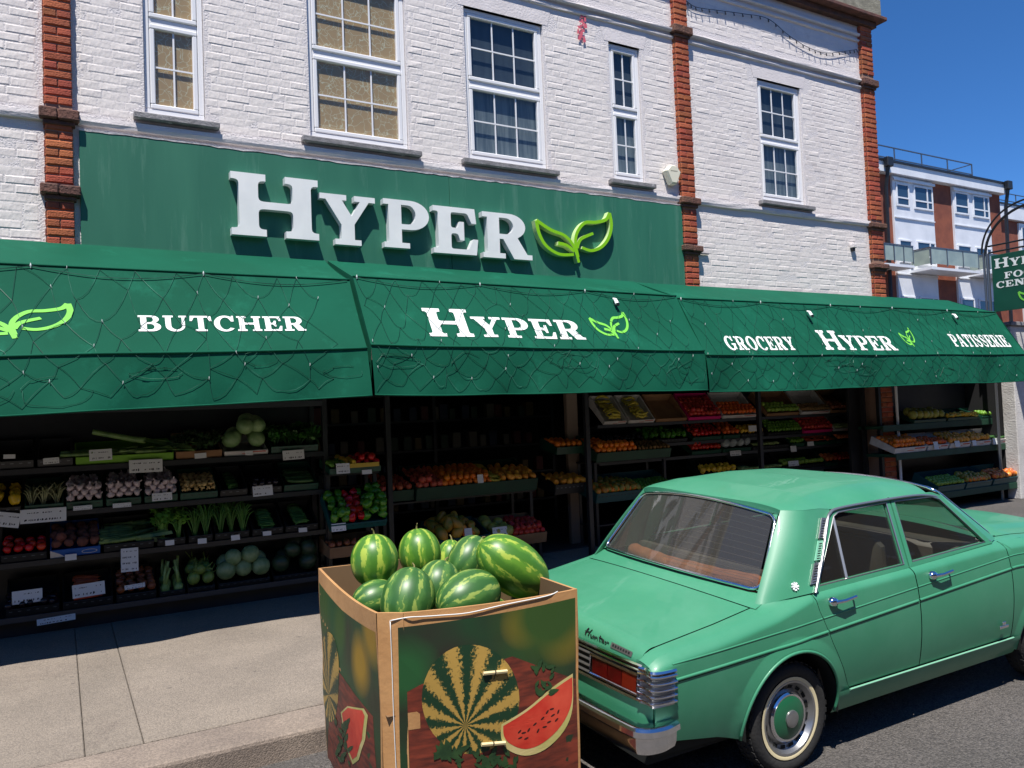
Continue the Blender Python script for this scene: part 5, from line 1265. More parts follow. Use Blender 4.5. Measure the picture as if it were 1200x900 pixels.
def herbs(S, to, lst, parent):
    s = MB()
    for (cx, cy, a, ln) in lst:
        P = [to(cx + t*ln*math.cos(a) - w*math.sin(a), cy - t*ln*math.sin(a) - w*math.cos(a)) for t, w in ((0,0),(.3,ln*.2),(.7,ln*.16),(1,0),(.7,-ln*.16),(.3,-ln*.2))]; s.add([S(u, z, .0045 + .00002*len(s.f)) for u, z in P], [tuple(range(6))])
    s.build('printed_leaves', M_herb, parent)
random.seed(5)
herbs(SF, toF, [(rnd(800,865), rnd(530,650), rnd(.2,2.6), rnd(22,40)) for _ in range(22)] + [(rnd(590,735), rnd(850,905), rnd(.2,2.9), rnd(24,44)) for _ in range(34)] + [(rnd(440,540), rnd(840,905), rnd(.2,2.9), rnd(30,60)) for _ in range(20)], fp)
herbs(SL, toL, [(rnd(110,165), rnd(740,890), rnd(.6,2.5), rnd(20,40)) for _ in range(26)], lp_)
for zx, zy in ((655,556), (650,809)):        # wooden toggles holding the sheet
    u0, z0_ = toF(zx-42, zy+4); u1, z1_ = toF(zx+42, zy-4); c0, c1 = SF(u0, z0_, .012), SF(u1, z1_, .012); md = c0.lerp(c1, .5)
    MB().tube([c0, c0.lerp(c1,.47)], .009, 6).build('toggle', mat('pale_wood', lin(222,202,150), .6), fp, 40); MB().tube([c0.lerp(c1,.53), c1], .009, 6).build('toggle', MATS['pale_wood'], fp, 40); MB().tube([c0.lerp(c1,.46), c0.lerp(c1,.54)], .007, 6).build('toggle_pin', M_black, fp, 40)
u_, z_ = toF(372, 768); u2_, z2_ = toF(318, 716)
print_patch(SF, [(.002, z_), (.065, z_), (.065, z2_-.012), (.05, z2_), (.002, z2_)], .0026, M_kraft, fp, 'card_tab')
M_cordw = mat('white_strap', lin(226,226,222), .5)
pth = [SC(.5, lerp(bz, ZR, t), .006) for t in (0,.2,.4,.6,.8,.97)]; tp = [SF(u, ZR - .018 - .01*math.sin(u*3), .008) for u in (.02,.1,.2,.35)] + [SF(.55, ZR-.012, .006), SF(.8, ZR-.004, .004), SF(.88, ZR+.005, -.006)]
MB().tube(smoothpath(pth, 3), .0022, 5).build('strap', M_cordw, bin_, True); MB().tube(smoothpath([pth[-1]] + tp, 4), .0028, 5).build('strap', M_cordw, bin_, True)
for z_ in (): MB().tube([SL(u, z_ - .0*u, .003) for u in (.02,.2,.4,.6,.8,.99)] + [SC(.5, z_, .003), SF(.08, z_, .003)], .0022, 4).build('fold_line', M_kin, bin_)

# watermelons
def melon_mat(name, dark, mid, light, k, thr):
    m = bpy.data.materials.new(name); m.use_nodes = True; nt = m.node_tree; N = nt.nodes; L = nt.links; b = N['Principled BSDF']; b.inputs['Roughness'].default_value = .4; b.inputs['Specular IOR Level'].default_value = .5
    tc = N.new('ShaderNodeTexCoord'); sp = N.new('ShaderNodeSeparateXYZ'); L.new(tc.outputs['Object'], sp.inputs[0]); oi = N.new('ShaderNodeObjectInfo')
    at = N.new('ShaderNodeMath'); at.operation = 'ARCTAN2'; L.new(sp.outputs[0], at.inputs[0]); L.new(sp.outputs[1], at.inputs[1])
    of = N.new('ShaderNodeVectorMath'); of.operation = 'ADD'; L.new(tc.outputs['Object'], of.inputs[0]); L.new(oi.outputs['Random'], of.inputs[1])
    nz = N.new('ShaderNodeTexNoise'); nz.inputs['Scale'].default_value = 16; nz.inputs['Detail'].default_value = 5; nz.inputs['Roughness'].default_value = .65; L.new(of.outputs[0], nz.inputs['Vector'])
    def band(kk, amp, lo, hi):
        m1 = N.new('ShaderNodeMath'); m1.operation = 'MULTIPLY'; m1.inputs[1].default_value = kk; L.new(at.outputs[0], m1.inputs[0])
        m2 = N.new('ShaderNodeMath'); m2.operation = 'MULTIPLY_ADD'; m2.inputs[1].default_value = amp; L.new(nz.outputs['Fac'], m2.inputs[0]); L.new(m1.outputs[0], m2.inputs[2])
        sn = N.new('ShaderNodeMath'); sn.operation = 'SINE'; L.new(m2.outputs[0], sn.inputs[0]); mr = N.new('ShaderNodeMapRange'); mr.inputs[1].default_value = lo; mr.inputs[2].default_value = hi; L.new(sn.outputs[0], mr.inputs[0]); return mr.outputs[0]
    x1 = N.new('ShaderNodeMix'); x1.data_type = 'RGBA'; L.new(band(k, 5.0, -.6, .8), x1.inputs[0]); x1.inputs[6].default_value = dark; x1.inputs[7].default_value = mid
    n2 = N.new('ShaderNodeTexNoise'); n2.inputs['Scale'].default_value = 42; n2.inputs['Detail'].default_value = 3; mp = N.new('ShaderNodeMapping'); mp.inputs['Scale'].default_value = (1,1,.35); L.new(of.outputs[0], mp.inputs[0]); L.new(mp.outputs[0], n2.inputs['Vector'])
    mr2 = N.new('ShaderNodeMapRange'); mr2.inputs[1].default_value = thr; mr2.inputs[2].default_value = thr+.05; L.new(n2.outputs['Fac'], mr2.inputs[0])
    mu = N.new('ShaderNodeMath'); mu.operation = 'MULTIPLY'; L.new(mr2.outputs[0], mu.inputs[0]); L.new(band(k, 4.0, .15, .55), mu.inputs[1])
    x2 = N.new('ShaderNodeMix'); x2.data_type = 'RGBA'; L.new(mu.outputs[0], x2.inputs[0]); L.new(x1.outputs[2], x2.inputs[6]); x2.inputs[7].default_value = light
    L.new(x2.outputs[2], b.inputs['Base Color']); return m
MM1 = melon_mat('melon_bright', lin(66,114,34), lin(92,138,42), lin(156,176,66), 9, .47); MM2 = melon_mat('melon_dark', lin(52,94,42), lin(74,116,54), lin(140,160,76), 10, .49)
def melon_mesh(rx, rz, m):
    return MB().lathe([(max(.0005, rx*math.sin(t)**.92), -rz*math.cos(t)) for t in [math.pi*i/22 for i in range(23)]], 36, 'z').mesh('watermelon', m, True)
MEL = [  # px, py, depth plane, rx, rz, axis, material, label
    (439,657,4.02,.118,.130,(.05,.1,1),MM1,'upright round watermelon at the back left of the bin'),
    (492,648,4.16,.112,.128,(-.03,.2,1),MM1,'tallest standing watermelon at the back of the bin, left of centre'),
    (527,657,4.30,.085,.115,(.2,.1,1),MM1,'watermelon mostly hidden at the back behind the big one'),
    (549,655,4.05,.105,.135,(.75,.2,.75),MM2,'dark striped watermelon leaning beside the biggest one'),
    (601,664,3.62,.132,.205,(.78,-.12,-.62),MM1,'biggest bright watermelon lying tilted at the right of the bin'),
    (440,703,3.88,.095,.115,(1,.1,.15),MM2,'watermelon sunk low at the left edge of the bin'),
    (478,703,3.66,.125,.150,(.35,.3,.75),MM2,'round dark watermelon at the front left of the bin'),
    (513,687,3.88,.115,.130,(.4,.2,.8),MM2,'pale dark watermelon wedged in the middle of the bin'),
    (549,700,3.56,.125,.165,(.95,.15,.15),MM2,'dark green watermelon lying at the front centre of the bin')]
M_stem = mat('dry_stem', lin(120,110,66), .8)
for px, py, y, rx, rz, ax, m, lb in MEL:
    c = wy(px, py, y); q = Vector(ax).normalized().to_track_quat('Z', 'Y').to_matrix().to_4x4(); M = Matrix.Translation(c) @ q @ Matrix.Rotation(rnd(0,6), 4, 'Z')
    o = link('watermelon', melon_mesh(rx*1.06, rz*1.06, m), None, M); tag(o, lb, 'watermelon', 'watermelons in the bin')
    st_ = MB().tube([(0,0,rz*1.04),(.004,.004,rz*1.06+.016),(.014,.010,rz*1.06+.028)], [.006,.004,.003], 5); so_ = bpy.data.objects.new('stem', st_.mesh('stem', M_stem)); COL.objects.link(so_); so_.parent = o
for k, (fx, fy) in enumerate(((.25,.25),(.55,.25),(.8,.3),(.3,.55),(.62,.55),(.35,.8),(.7,.8),(.85,.6))):
    a = pF.lerp(pR, fx); b = pL.lerp(pB, fx); p = a.lerp(b, fy); p.z = .78
    o = link('watermelon', melon_mesh(.12, .15, MM2), None, Matrix.Translation(p) @ Matrix.Rotation(rnd(0,3), 4, 'Z') @ Matrix.Rotation(1.4, 4, 'X')); tag(o, 'watermelon buried in the lower layer of the bin', 'watermelon', 'buried watermelons in the bin')
# ------------------------------------------------------------------ produce: one mesh of each kind, shared by all its copies
random.seed(11)
def blob(prof, seg=12, lump=0.0, lobes=0, sx=1, sy=1):
    s = MB().lathe(prof, seg, 'z')
    if lump or lobes:
        s.v = [(x*(1 + lump*math.sin(x*90+z*70) + (.12*math.cos(lobes*math.atan2(y,x)) if lobes else 0))*sx, y*(1 + lump*math.sin(y*80+z*50) + (.12*math.cos(lobes*math.atan2(y,x)) if lobes else 0))*sy, z*(1 + lump*.4*math.sin(x*60))) for x, y, z in s.v]
    return s
def ball(rx, rz, n=8): return [(max(.0004, rx*math.sin(math.pi*i/n)), -rz*math.cos(math.pi*i/n)) for i in range(n+1)]
KIND = {}
def kind(key, name, desc, r, mb, m, cat=None, smooth=True, lie=None):
    KIND[key] = dict(name=name, desc=desc, r=r, mesh=[b.mesh(name, m, smooth) for b in mb], cat=cat or name, lie=lie)
P = lambda n, a, b_=None, **k: mat('skin_' + n, a, k.pop('rough', .4), col2=b_, scale=k.pop('scale', 30), rand=k.pop('rand', .14), **k)
kind('orange', 'orange', 'orange', .042, [blob(ball(.042,.040)), blob(ball(.039,.038))], P('orange', lin(228,130,30), lin(222,112,20)))
kind('clementine', 'clementine', 'deep orange clementine', .036, [blob(ball(.037,.031))], P('clem', lin(222,96,24)))
kind('lemon', 'lemon', 'yellow lemon', .036, [blob(ball(.033,.045))], P('lemon', lin(226,180,50)))
kind('yellow_mango', 'mango', 'yellow mango', .045, [blob(ball(.043,.060), lump=.03)], P('ymango', lin(226,164,52), lin(214,132,40)))
kind('green_mango', 'mango', 'green and orange mango', .046, [blob(ball(.044,.062), lump=.03)], P('gmango', lin(96,128,44), lin(204,132,44), scale=9, rand=.2))
kind('red_mango', 'mango', 'red flushed mango', .046, [blob(ball(.045,.060), lump=.03)], P('rmango', lin(186,58,36), lin(214,142,50), scale=10))
kind('tomato', 'tomato', 'red tomato', .036, [blob(ball(.038,.032))], P('tomato', lin(192,42,28), rough=.25))
kind('apple', 'apple', 'red apple', .037, [blob([(.0004,-.028),(.018,-.034),(.034,-.016),(.038,.004),(.030,.026),(.014,.034),(.003,.026)])], P('apple', lin(176,28,34), lin(196,66,50), scale=14))
kind('pomegranate', 'pomegranate', 'pink pomegranate', .044, [blob(ball(.044,.040)[:-1] + [(.010,.042),(.014,.054)])], P('pom', lin(186,70,56), lin(198,106,72)))
kind('peach', 'peach', 'orange peach', .038, [blob(ball(.039,.036))], P('peach', lin(220,126,60), lin(204,86,46), scale=14))
kind('lime', 'lime', 'green lime', .030, [blob(ball(.028,.036))], P('lime', lin(104,150,40), lin(84,132,34)))
kind('green_apple', 'apple', 'green apple', .038, [blob(ball(.039,.035))], P('gapple', lin(140,170,62), lin(112,150,50)))
kind('kiwi', 'kiwi', 'brown kiwi fruit', .029, [blob(ball(.028,.036))], P('kiwi', lin(124,96,56), rough=.9))
kind('potato', 'beetroot', 'earthy brown beetroot', .042, [blob(ball(.046,.040), lump=.06)], P('potato', lin(120,74,62), lin(92,56,50), rough=.9))
kind('onion', 'onion', 'brown onion', .036, [blob([(.001,-.034),(.02,-.030),(.037,-.006),(.034,.014),(.016,.030),(.004,.044)])], P('onion', lin(150,86,50), lin(126,66,40)))
kind('garlic', 'garlic_bulb', 'white garlic bulb', .030, [blob([(.001,-.022),(.018,-.023),(.032,-.010),(.033,.004),(.020,.018),(.007,.028),(.005,.050)], 14, 0, 7)], P('garlic', lin(214,200,200), lin(190,172,178), rough=.6))
kind('ginger', 'mushroom', 'pale oyster mushroom', .026, [blob([(.001,-.02),(.010,-.018),(.009,.0),(.026,.004),(.024,.016),(.008,.020),(.001,.020)], 9, .05)], P('ginger', lin(214,186,128), lin(190,158,100), rough=.7))
kind('cabbage', 'cabbage', 'pale green cabbage', .088, [blob(ball(.090,.082,12), 20, .03)], P('cabbage', lin(138,164,110), lin(96,132,80), scale=9, stretch=(1,1,.3), bump=.6, bscale=14, rand=.1))
kind('squash', 'squash', 'round pale green squash', .085, [blob(ball(.088,.084,12), 24, 0, 0)], P('squash', lin(140,162,116), lin(102,132,88), scale=16, rand=.08))
kind('dark_squash', 'squash', 'round dark green squash', .085, [blob(ball(.090,.080,12), 24)], P('dsquash', lin(34,52,34), lin(56,74,48), scale=14))
kind('kohlrabi', 'kohlrabi', 'green kohlrabi', .055, [blob(ball(.056,.062,10)).tube([(0,0,.05),(.01,0,.1),(.03,.01,.15)], [.006,.005,.003], 5).tube([(0,.01,.05),(-.02,.02,.1),(-.05,.02,.14)], [.006,.005,.003], 5)], P('kohl', lin(128,152,72), lin(104,134,60)))
kind('pepper', 'pepper', 'green bell pepper', .046, [blob([(.002,-.045),(.022,-.05),(.036,-.03),(.042,.01),(.040,.034),(.020,.042),(.006,.036),(.006,.058)], 16, 0, 4)], P('pepper', lin(54,116,26), lin(80,138,36), rough=.2))
kind('red_pepper', 'pepper', 'red bell pepper', .046, [blob([(.002,-.045),(.022,-.05),(.036,-.03),(.042,.01),(.040,.034),(.020,.042),(.006,.036),(.006,.058)], 16, 0, 4)], P('rpepper', lin(176,24,20), rough=.2))
kind('yellow_pepper', 'pepper', 'yellow bell pepper', .046, [blob([(.002,-.045),(.022,-.05),(.036,-.03),(.042,.01),(.040,.034),(.020,.042),(.006,.036),(.006,.058)], 16, 0, 4)], P('ypepper', lin(222,182,48), rough=.2))
kind('papaya', 'papaya', 'green papaya', .065, [blob([(.002,-.10),(.035,-.09),(.064,-.04),(.062,.02),(.04,.08),(.012,.105)], 14)], P('papaya', lin(70,104,44), lin(196,140,44), scale=5, rand=.2))
kind('melon', 'melon', 'yellow green melon', .070, [blob(ball(.070,.076,10), 18)], P('melon', lin(146,158,64), lin(176,166,84), scale=12))
def long_(L_, rad, bend=0.0, n=7, seg=8, prof=None):
    return MB().tube([(lerp(-L_/2, L_/2, i/n), bend*math.sin(math.pi*i/n), 0) for i in range(n+1)], [rad*(prof(i/n) if prof else max(.12, math.sin(math.pi*(.04+.92*i/n))**.35)) for i in range(n+1)], seg)
kind('carrot', 'carrot', 'long orange carrot', .016, [long_(.22,.017,.004,prof=lambda t: max(.1, 1-t*.85)), long_(.19,.015,-.006,prof=lambda t: max(.1, 1-t*.85))], P('carrot', lin(206,92,54), lin(190,76,44)), lie='x')
kind('cucumber', 'cucumber', 'dark green cucumber', .022, [long_(.28,.022,.01)], P('cuc', lin(46,84,40), lin(64,104,50)), lie='x')
kind('courgette', 'courgette', 'pale green courgette', .022, [long_(.17,.022,.008)], P('cour', lin(112,142,74), lin(160,176,120), scale=12), lie='y')
kind('aubergine', 'aubergine', 'black aubergine', .036, [long_(.20,.038,.012,prof=lambda t: .35+.65*math.sin(math.pi*min(1,.1+t*.8)))], P('aub', lin(26,18,30), rough=.2), lie='y')
kind('chilli', 'chilli', 'green chilli', .010, [long_(.10,.010,.015,5,5,lambda t: max(.1,1-t*.9))], P('chilli', lin(42,92,34), lin(62,112,42)), lie='x')
kind('bean', 'green_bean', 'green bean', .008, [long_(.15,.007,.02,5,5), long_(.13,.007,-.015,5,5)], P('bean', lin(56,110,46), lin(80,136,62)), lie='x')
kind('banana', 'banana', 'yellow banana', .024, [long_(.19,.020,.035,8,6)], P('banana', lin(206,186,60), lin(180,170,60), scale=10), lie='x')
def stalks(n, h, spread, r, leaf, drop=0.3):
    s = MB()
    for k in range(n):
        a = rnd(0, 6.28); b0 = Vector((rnd(-.015,.015), rnd(-.012,.012), 0)); d = Vector((math.cos(a)*spread*rnd(.3,1), math.sin(a)*spread*rnd(.3,1), 0)); hh = h*rnd(.7,1.1)
        pts = [b0, b0 + d*.25 + Vector((0,0,hh*.4)), b0 + d*.7 + Vector((0,0,hh*.8)), b0 + d*(1+drop) + Vector((0,0,hh*(1-.25*drop)))]
        s.tube(smoothpath(pts, 2), [r, r, r*.95, r*.9, r*.8, r*.6, r*.25][:7], 4, cap=False)
        if leaf:
            for q in range(leaf):
                p = pts[2].lerp(pts[3], rnd(0,1)) + Vector((rnd(-.02,.02), rnd(-.02,.02), rnd(-.03,.03))); e = Vector((rnd(-1,1), rnd(-1,1), rnd(-.4,.8))).normalized(); f = e.orthogonal().normalized(); w = rnd(.018,.034)
                s.add([p, p + e*w + f*w*.6, p + e*w*2.1, p + e*w - f*w*.6], [(0,1,2,3)])
    return s
P2_ = lambda n, a, b_, **k: P(n, a, b_, **k)
kind('leek', 'leek', 'long leek with dark green leaves', .022, [MB().tube([(-.24,0,0),(-.1,0,0),(.0,.005,0),(.06,.01,.005)], [.016,.017,.019,.02], 8).add([(.05,.02,-.004),(.30,.06,.02),(.31,.03,.03),(.05,-.01,.02)], [(0,1,2,3)]).add([(.05,-.02,-.004),(.33,-.07,.0),(.33,-.03,.02),(.05,.01,.02)], [(0,1,2,3)]).add([(.04,-.01,.012),(.35,.0,.05),(.34,.03,.045),(.04,.016,.012)], [(0,1,2,3)])], P('leek', lin(128,156,84), lin(44,84,52), scale=5, stretch=(1.5,.3,.3)), lie='x')
kind('spring_onion', 'spring_onion', 'bunch of green spring onions', .05, [stalks(16,.30,.10,.0055,0), stalks(14,.28,.12,.006,0)], P('sprung', lin(86,138,52), lin(54,110,44), scale=8), cat='spring onions')
kind('pale_onion', 'spring_onion', 'bunch of pale spring onions', .05, [stalks(14,.16,.08,.0055,0)], P('palespr', lin(170,170,130), lin(120,132,90), scale=8), cat='spring onions')
kind('celery', 'celery', 'bunch of green celery', .05, [stalks(12,.24,.08,.009,5)], P('celery', lin(110,158,58), lin(76,132,46), scale=9))
kind('herb', 'herb_bunch', 'leafy bunch of dark herbs', .06, [stalks(10,.16,.10,.003,11), stalks(10,.17,.11,.003,11)], P('herb', lin(36,84,26), lin(56,108,34), scale=12), cat='herbs', smooth=False)
kind('lettuce', 'lettuce', 'dark wrapped lettuce', .07, [stalks(12,.15,.10,.004,13)], P('lettuce', lin(40,66,34), lin(66,92,52), scale=12), smooth=False)
kind('fennel', 'fennel', 'green fennel bulb with stalks', .05, [blob(ball(.045,.06,8)).tube([(0,0,.04),(.0,.01,.14),(.01,.02,.22)], [.020,.016,.012], 6).tube([(.01,0,.04),(.03,.0,.14),(.05,.02,.2)], [.016,.013,.01], 6)], P('fennel', lin(150,176,104), lin(106,146,66), scale=8))
kind('bag', 'plastic_bag', 'clear bag of pale vegetables', .06, [blob(ball(.07,.055,8), 12, .14)], P('bag', lin(168,176,176), lin(140,150,150), scale=14, rough=.2), cat='bag')

CR_SHARE = {}
M_cgreen = mat('green_crate_plastic', lin(22,74,56), .45, col2=lin(16,62,48), scale=6)
M_tgreen = mat('dark_green_table', lin(20,64,44), .6, col2=lin(16,54,38), scale=4)
M_cblack = mat('black_crate_plastic', lin(22,25,28), .5)
M_cblue = mat('blue_green_crate', lin(20,74,76), .45)
M_carton = mat('brown_carton', lin(150,112,76), .85, col2=lin(134,98,66), scale=6)
M_cwhite = mat('white_carton', lin(206,202,196), .8, col2=lin(190,186,182), scale=9)
M_cpink = mat('pink_tray', lin(206,30,110), .5)
M_cbluec = mat('blue_carton', lin(24,84,160), .6)
M_clime = mat('lime_tray', lin(104,156,24), .6)
STY = {'green': (M_cgreen, 'green plastic crate'), 'black': (M_cblack, 'black plastic crate'), 'carton': (M_carton, 'brown cardboard tray'), 'white': (M_cwhite, 'white printed carton'), 'pink': (M_cpink, 'bright pink tray'), 'bluec': (M_cbluec, 'blue and white carton'), 'lime': (M_clime, 'lime green tray'), 'table': (M_tgreen, 'dark green wooden tray'), 'teal': (M_cblue, 'blue green crate')}
def crate(x0, x1, yf, zb, dep, h, tilt, style, desc, where, hb=None):
    """open tray; returns its frame (origin at the front left corner of the floor)"""
    m, sd = STY[style]; w = x1 - x0; M = Matrix.Translation((x0, yf, zb)) @ Matrix.Rotation(math.radians(tilt), 4, 'X')
    t = thing('crate' if style not in ('carton','white','bluec') else 'carton', f'{sd} {desc} {where}', 'crate' if style not in ('carton','white','bluec') else 'carton', M=M)
    hb = hb or h*1.5; th = .012
    def part(nm, b): b.v = [tuple(M @ Vector(v)) for v in b.v]; return b.build(nm, m, t)
    part('floor', MB().box(.001, w-.001, .001, dep-.001, 0, th)); f = part('front_panel', MB().cbox(0, w, -th, 0, 0, h, .003)); part('back_panel', MB().box(0, w, dep, dep+th, 0, hb))
    for xx in (0, w-th):
        s = MB().add([(xx,.0005,0),(xx+th,.0005,0),(xx+th,dep-.0005,0),(xx,dep-.0005,0),(xx,.0005,h),(xx+th,.0005,h),(xx+th,dep-.0005,hb),(xx,dep-.0005,hb)], [(0,3,2,1),(4,5,6,7),(0,1,5,4),(1,2,6,5),(2,3,7,6),(3,0,4,7)]); part('side_panel', s)
    if style in ('green', 'black', 'teal') and w > .2:      # hand-hold slots in the front, paler grey on black crates
        n = max(2, int(w/.06)); s = MB()
        for k in range(n): s.box(w*(k+.5)/n-.012, w*(k+.5)/n+.012, -th-.0015, -th-.0005, h*.62, h*.72)
        s.v = [tuple(M @ Vector(v)) for v in s.v]; s.build('slots', M_black if style != 'black' else mat('crate_slot_grey', lin(92,96,100), .4), f)
    if style in ('white', 'bluec'):
        s = MB(); 
        if style == 'white': s.box(w*.62, w*.95, -th-.0018, -th-.0006, h*.62, h*.82); s.box(w*.4, w*.6, -th-.0018, -th-.0006, h*.36, h*.46)
        else: s.poly([arc(w*.78, h*.5, w*.16, h*.26, 0, 345, 23), arc(w*.78, h*.5, w*.145, h*.21, 0, 345, 23)], lambda u, v, d: (u, -th-.0012, v)); s.poly([[(0,0),(w*.3,0),(w*.18,h*.5),(0,h)]], lambda u, v, d: (u, -th-.0014, v))
        s.v = [tuple(M @ Vector(v)) for v in s.v]; s.build('print', mat('carton_print', lin(190,70,50), .7) if style == 'white' else M_cwhite, f)
    return M, w, dep, h
def fill(fr, key, n, where, layers=2, x0=0.0, x1=1.0, stand=False, dscale=1.0):
    M, w, dep, hh = fr; K = KIND[key]; r = K['r']; mg = .085 if K['lie'] == 'x' and w*(x1-x0) > .22 else 0.0; a, b = w*x0 + r*.8 + .01 + mg, w*x1 - r*.8 - .01 - mg; grp = f"{K['desc']} pile {where}"
    lab = f"{K['desc']} {where}"
    per = max(1, int((b-a)/(r*1.95)) + 1); made = 0; lay = 0; row = 0; tall = K['lie']
    while made < n and lay < 5:
        y = r*.9 + .012 + row*r*1.75 + lay*r*.5
        if tall == 'x' : per = max(1, int((b-a)/.14)); 
        for k in range(per - (lay % 2 if per > 2 else 0)):
            if made >= n: break
            u = lerp(a, b, (k + .5*(lay % 2) + (.25 if row % 2 else 0))/max(1, per-1+.001)) if per > 1 else (a+b)/2
            u = min(max(u + rnd(-.2,.2)*r, a), b); z = .012 + r*(1 if not stand else .1) + lay*r*1.35 + rnd(0, .15)*r
            z += hh*.7
            if stand: z = .03
            loc = M @ Vector((u, min(y + rnd(-.15,.15)*r, dep-.02), z)); 
            if tall: R = Matrix.Rotation(rnd(-.35,.35) + (0 if tall == 'x' else 1.57), 4, 'Z') @ Matrix.Rotation(rnd(0,6.28), 4, 'X')
            elif stand: R = Matrix.Rotation(rnd(0,6.28), 4, 'Z')
            else: R = Euler((rnd(-1.1,1.1), rnd(-1.1,1.1), rnd(0,6.28))).to_matrix().to_4x4()
            o = link(K['name'], random.choice(K['mesh']), None, Matrix.Translation(loc) @ R @ Matrix.Scale(rnd(.9,1.08)*dscale, 4)); tag(o, lab, K['cat'].replace('_',' '), grp); made += 1
        row += 1
        if row*r*1.75 + r > dep*.92: row = 0; lay += 1
        if lay >= layers: break
M_card = mat('price_card', lin(214,216,216), .7); M_ink = mat('card_ink', lin(40,42,50), .8)
def card(px, py, w, h, y, label, rot=0.0):
    p = wy(px, py, y); d = ray(px, py).length; sc = 1/(FPX/ (p.y*.8667 + p.x*.4974)); W, H = w*sc*1.08, h*sc
    M = Matrix.Translation(p) @ Matrix.Rotation(math.radians(rot), 4, 'Y') @ Matrix.Rotation(math.radians(-8), 4, 'X')
    t = thing('price_card', label, 'price card', M=M)
    s = MB().box(-W/2, W/2, 0, .002, -H/2, H/2); s.v = [tuple(M @ Vector(v)) for v in s.v]; c = s.build('card', M_card, t)
    if w > 12:
        s = MB(); rows = 2 if h < 20 else 4
        for r_ in range(rows):
            zc = H/2 - H*(r_+.55)/rows; x = -W*.42
            while x < W*.40:
                ww = rnd(.012,.05)*W*2; hh = H/rows*(.12 if r_ == 0 else .22)*rnd(.4,1)
                if random.random() < .62: s.add([(x,-.0008,zc-hh),(x+ww*.7,-.0008,zc-hh*rnd(.3,.9)),(x+ww*.55,-.0008,zc+hh),(x+ww*.1,-.0008,zc+hh*rnd(.3,.9))], [(0,1,2,3)])
                x += ww
        s.v = [tuple(M @ Vector(v)) for v in s.v]; s.build('writing', M_ink, c)

# ------------------------------------------------------------------ left vegetable rack
YR = 8.2; RX1 = 2.40
rack = thing('display_rack', 'long black four tier vegetable rack under the BUTCHER awning', 'shelving', (-.5, YR, PAV))
M_edge = mat('shelf_edge', lin(52,55,60), .45)
TZ = [1.60, 1.205, .79, .32]
for z in TZ:
    sh_ = MB().box(-3.6, RX1, YR+.012, YR+.52, z-.05, z-.03).build('shelf', M_black, rack); MB().cbox(-3.6, RX1, YR-.004, YR+.011, z-.065, z-.012, .004).build('shelf_edge', M_edge if z < .5 else M_black, sh_)
MB().box(-3.6, RX1, YR+.53, YR+.56, .12, 2.3).build('back_panel', M_black, rack)
for x in (-3.6, -1.6, RX1): MB().box(x, x+.05, YR-.006, YR+.05, PAV, 2.4).build('upright', M_black, rack); MB().box(x, x+.05, YR+.48, YR+.525, PAV, 2.4).build('upright', M_black, rack)
MB().cbox(-3.6, RX1, YR-.02, YR+.02, 2.06, 2.12, .004).build('top_rail', M_edge, rack)
MB().box(-3.6, RX1, YR+.10, YR+.14, PAV+.002, TZ[3]-.07).build('plinth', M_black, rack)
SHELF = ['top shelf', 'second shelf', 'third shelf', 'lowest shelf']
ROWS = [
 [(-24,40,'black',None,0,'empty at the left end'),(43,86,'black',None,0,'standing empty beside the leeks'),(88,204,'lime','leek',7,'of leeks'),(206,261,'carton','lettuce',5,'of wrapped lettuce'),(263,315,'white','cabbage',9,'of pale cabbages'),(318,374,'green','herb',9,'of leafy herbs')],
 [(-18,25,'black','yellow_pepper',6,'of yellow peppers'),(28,75,'green','pale_onion',5,'of pale spring onions'),(77,121,'green','garlic',44,'of garlic by the spring onions'),(124,166,'green','garlic',40,'of garlic between other garlic crates'),(169,209,'green','garlic',40,'of garlic beside the mushrooms'),(211,256,'green','ginger',56,'of pale mushrooms'),(258,291,'black','chilli',26,'of green chillies'),(294,331,'black','aubergine',5,'of dark aubergines'),(333,374,'green','cucumber',6,'of cucumbers')],
 [(0,55,'black','tomato',10,'of red tomatoes'),(58,118,'bluec','potato',16,'of earthy beetroot'),(121,181,'black','leek',7,'of dark leeks'),(184,218,'black','celery',5,'of celery'),(221,250,'black','spring_onion',3,'of short spring onions'),(252,293,'black','spring_onion',6,'of tall spring onions'),(296,333,'black','bean',60,'of green beans by the onions'),(335,374,'black','bean',60,'of green beans at the end')],
 [(6,70,'black','aubergine',9,'of black aubergines'),(73,133,'black','carrot',22,'of long carrots'),(136,184,'black','onion',18,'of brown onions'),(187,218,'black','fennel',5,'of fennel'),(220,253,'black','kohlrabi',7,'of kohlrabi'),(256,318,'black','squash',6,'of pale round squash'),(321,374,'black','dark_squash',6,'of dark round squash')]]
PYM = [535, 583, 635, 700]
for ti, row in enumerate(ROWS):
    for (a, b, sty, key, n, ds) in row:
        xa, xb = wy(a, PYM[ti], YR).x + .004, wy(b, PYM[ti], YR).x - .004
        big = key in ('squash','dark_squash','cabbage','kohlrabi','fennel')
        h = .075 if not big else .05; tl = (16, 22, 22, 20)[ti]
        wh = f"on {SHELF[ti]}, left rack"
        fr = crate(xa, xb, YR+.03, TZ[ti]-.008, .40, h, tl, sty, ds, wh, .14 if not big and sty != 'lime' else .09)
        if key:
            st = key in ('herb','lettuce','celery','spring_onion','pale_onion','fennel'); w2 = f"in the crate {ds}, left rack"
            fill(fr, key, int(n*1.35), w2, 3 if key in ('garlic','ginger','bean') else 2, stand=st)
ob = link('leek', KIND['leek']['mesh'][0], None, Matrix.Translation((.62, YR-.01, 1.80)) @ Matrix.Rotation(math.radians(14), 4, 'Y') @ Matrix.Scale(1.5, 4)); tag(ob, 'long pale leek poking out over the top shelf edge', 'leek')
